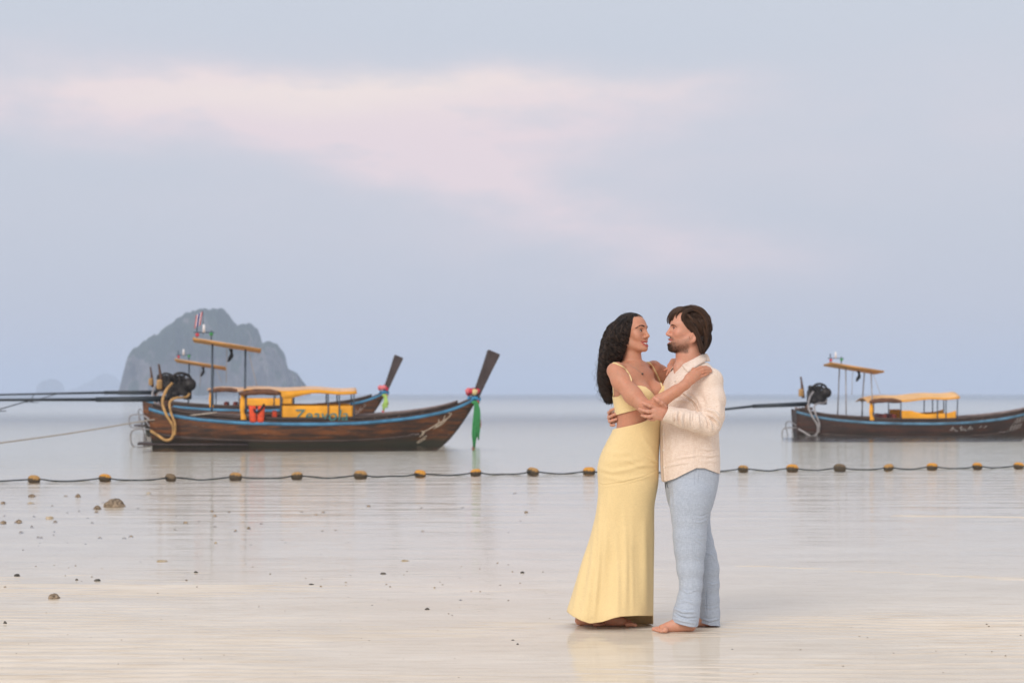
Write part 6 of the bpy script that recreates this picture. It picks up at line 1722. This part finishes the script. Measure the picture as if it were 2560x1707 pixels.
cv, cf = Vh.mesh(); cn = normals(cv, cf); cl_ = HM.loc(cv)
stray_ = (cl_[:, 1] > -0.025) & (cl_[:, 2] < 0.025) & (np.abs(cl_[:, 0]) > 0.045)
cf = cf[~stray_[cf].all(1)]
cv = cv + cn * (0.003 * np.sin(cv[:, 0] * 260 + cv[:, 2] * 330) * np.sin(cv[:, 1] * 200 + cv[:, 2] * 90))[:, None]
tone = 0.55 * np.repeat(rng.random(len(W) // per + 1) ** 1.3, per)[:len(W)] + 0.45 * rng.random(len(W)); tone = np.concatenate([np.repeat(tone, mp * 3), np.zeros(len(cv))])[:, None]
hcol = np.array([0.024, 0.0125, 0.008]) * (1 - tone) + np.array([0.135, 0.070, 0.039]) * tone
M['hair_m2'] = hair_material('brown_hair_strands', None, None, 0.40)
hair_m = mesh_obj('hair', np.concatenate([hv, cv]), np.concatenate([hf, cf + len(hv)]), M['hair_m2'], None, cols=hcol)
PARTS_M.append(hair_m)
for o in PARTS_M:
    o.parent = man; o.matrix_parent_inverse = Matrix.Translation(-man.location)
tag(man, 'bearded man in cream linen shirt and pale blue trousers, barefoot, holding the woman', 'person')
# ================================================================== coral stones and pebbles on the flat
def stone_material(name, c1, c2):
    m = bpy.data.materials.new(name); m.use_nodes = True
    n = NT(m.node_tree); b = n.n['Principled BSDF']
    nz = n.noise(n.coord('Object'), 30.0, 5.0, 0.65)
    n.put(b.inputs['Base Color'], n.mix(n.ss(nz, 0.35, 0.65), c1, c2)); b.inputs['Roughness'].default_value = 0.8
    n.put(b.inputs['Normal'], n.bump(nz, 0.8, 0.01))
    return m
ST = {'brown': stone_material('brown_coral_stone', (0.10, 0.07, 0.04), (0.36, 0.27, 0.18)), 'dark': stone_material('dark_wet_stone', (0.035, 0.033, 0.028), (0.16, 0.14, 0.11)), 'pale': stone_material('pale_shell_stone', (0.38, 0.29, 0.17), (0.58, 0.47, 0.33))}
def stone_verts(w_, h_, d_, seed, n=18, m=11):
    rng = np.random.default_rng(seed); V_ = []; o_ = rng.uniform(0, 50, 2)
    for i in range(m + 1):
        ph = math.pi * i / m - math.pi / 2
        for k in range(n):
            a = 2 * math.pi * k / n
            v = np.array([math.cos(ph) * math.cos(a), math.cos(ph) * math.sin(a), math.sin(ph)])
            r = 0.72 + 0.55 * float(fbm(np.array([v[0] * 1.7 + v[2] * 1.3 + o_[0]]), np.array([v[1] * 1.7 - v[2] + o_[1]]), 4, seed)[0]) + 0.06 * rng.normal()
            V_.append(v * r * np.array([w_ / 2, d_ / 2, h_]))
    f = [(i * n + k, i * n + (k + 1) % n, (i + 1) * n + (k + 1) % n, (i + 1) * n + k) for i in range(m) for k in range(n)]
    return np.array(V_), np.array(f)
def ground_pt(px_, py_):
    dist = F_PX * EYE / (py_ - HORIZON); x = (px_ - 1280) * dist / F_PX
    return np.array([x, dist, max(float(sand_height(np.array([x]), np.array([dist]))[0]), -0.012)])
stones = [(289, 1264, 52, 21, 'brown', 'big pitted brown coral stone in the shallows before the floats'), (243, 1270, 21, 10, 'brown', 'small brown stone close beside the big pitted coral stone'),
          (124, 1294, 24, 10, 'pale', 'low tan stone below the first and second floats'), (47, 1304, 17, 8, 'brown', 'small brown stone under the first float, nearer the frame edge'), (8, 1306, 18, 8, 'brown', 'brown stone cut by the frame edge, upper one of two'),
          (80, 1240, 18, 8, 'brown', 'small brown stone in the first float\'s reflection'), (76, 1257, 20, 7, 'pale', 'flat pale stone just below the first float\'s reflection'), (7, 1257, 14, 7, 'brown', 'small stone at the frame edge level with the first float\'s reflection'),
          (195, 1240, 15, 8, 'brown', 'small stone just below the second float'), (372, 1232, 15, 7, 'pale', 'small pale stone just below the third float'), (406, 1402, 29, 9, 'pale', 'flat olive-tan stone at the pool edge below the engine\'s reflection'),
          (42, 1439, 17, 9, 'dark', 'dark stone alone near the frame edge at pool level'), (243, 1451, 17, 8, 'dark', 'dark stone with pale side below the flat olive-tan stone'), (136, 1495, 30, 11, 'brown', 'knobbly brown coral lump on the rippled sand'),
          (13, 1559, 9, 10, 'dark', 'upright dark pebble at the frame edge on rippled sand'), (192, 1449, 9, 6, 'dark', 'little dark pebble midway between two dark stones'), (490, 1431, 12, 6, 'dark', 'little dark stone beyond the flat olive-tan stone'), (539, 1356, 10, 8, 'pale', 'small tan stone in the mast reflections'),
          (778, 1460, 14, 5, 'dark', 'dark flat pebble pair, mid sand before the boats'), (958, 1433, 15, 7, 'dark', 'dark stone on the wet sand under the bow of the lettered boat'), (1013, 1401, 24, 7, 'pale', 'pale tan stone above the dark one under the bow'), (1306, 1431, 12, 6, 'dark', 'lone dark stone to the side of the yellow skirt'),
          (1068, 1522, 12, 7, 'dark', 'dark pebble among crumbs, mid sand below the prow'), (1151, 1498, 9, 4, 'dark', 'flat dark pebble between mid sand crumbs and the skirt'), (1282, 1599, 8, 4, 'dark', 'upper of two dark pebbles before the skirt hem'), (1294, 1609, 7, 5, 'dark', 'lower of two dark pebbles before the skirt hem')]
for i, (sx_, sy_, sw_, sh_, kind_, lab) in enumerate(stones):
    p = ground_pt(sx_, sy_); k_ = p[1] / F_PX
    v_, f_ = stone_verts(sw_ * k_, sh_ * k_ * (0.95 if kind_ == 'brown' else 0.62), sw_ * k_ * 0.9, 100 + i)
    v_[:, 2] = np.maximum(v_[:, 2], -0.02)
    o = mesh_obj('stone', v_, f_, ST[kind_]); o.location = Vector(p); o.rotation_euler = (0, 0, i * 1.3)
    tag(o, lab, 'stone', 'coral stones on the tidal flat')
rng = np.random.default_rng(44); PV, PF = [], []; base = 0
base_v = [stone_verts(1, 0.5, 1, 300 + k, 7, 5) for k in range(4)]
def sprinkle(n_, xr, yr, wr, seed):
    global base
    rg = np.random.default_rng(seed)
    for _ in range(n_):
        p = ground_pt(rg.uniform(*xr), rg.uniform(*yr)); v_, f_ = base_v[rg.integers(4)]; w_ = rg.uniform(*wr) * p[1] / F_PX
        a = rg.uniform(0, 6.28); c_, s_ = math.cos(a), math.sin(a)
        q = v_ * w_ * np.array([1, 1, rg.uniform(0.5, 1.1)]); q = np.stack([q[:, 0] * c_ - q[:, 1] * s_, q[:, 0] * s_ + q[:, 1] * c_, q[:, 2]], 1) + p
        PV.append(q); PF.append(f_ + base); base += len(q)
sprinkle(34, (0, 640), (1230, 1345), (5, 14), 1); sprinkle(38, (0, 900), (1345, 1500), (3, 7), 2); sprinkle(46, (0, 1350), (1480, 1700), (2, 4.2), 3); sprinkle(30, (800, 1400), (1400, 1560), (3, 6), 4); sprinkle(22, (1830, 2560), (1560, 1705), (2.5, 6), 5); sprinkle(14, (650, 1400), (1230, 1340), (5, 12), 6)
PV = np.concatenate(PV); PF = np.concatenate(PF)
o = mesh_obj('pebbles', PV, PF, stone_material('tan_crumbs', (0.14, 0.105, 0.07), (0.45, 0.35, 0.24))); tag(o, 'scattered shell and coral crumbs on the wet sand', kind='stuff')
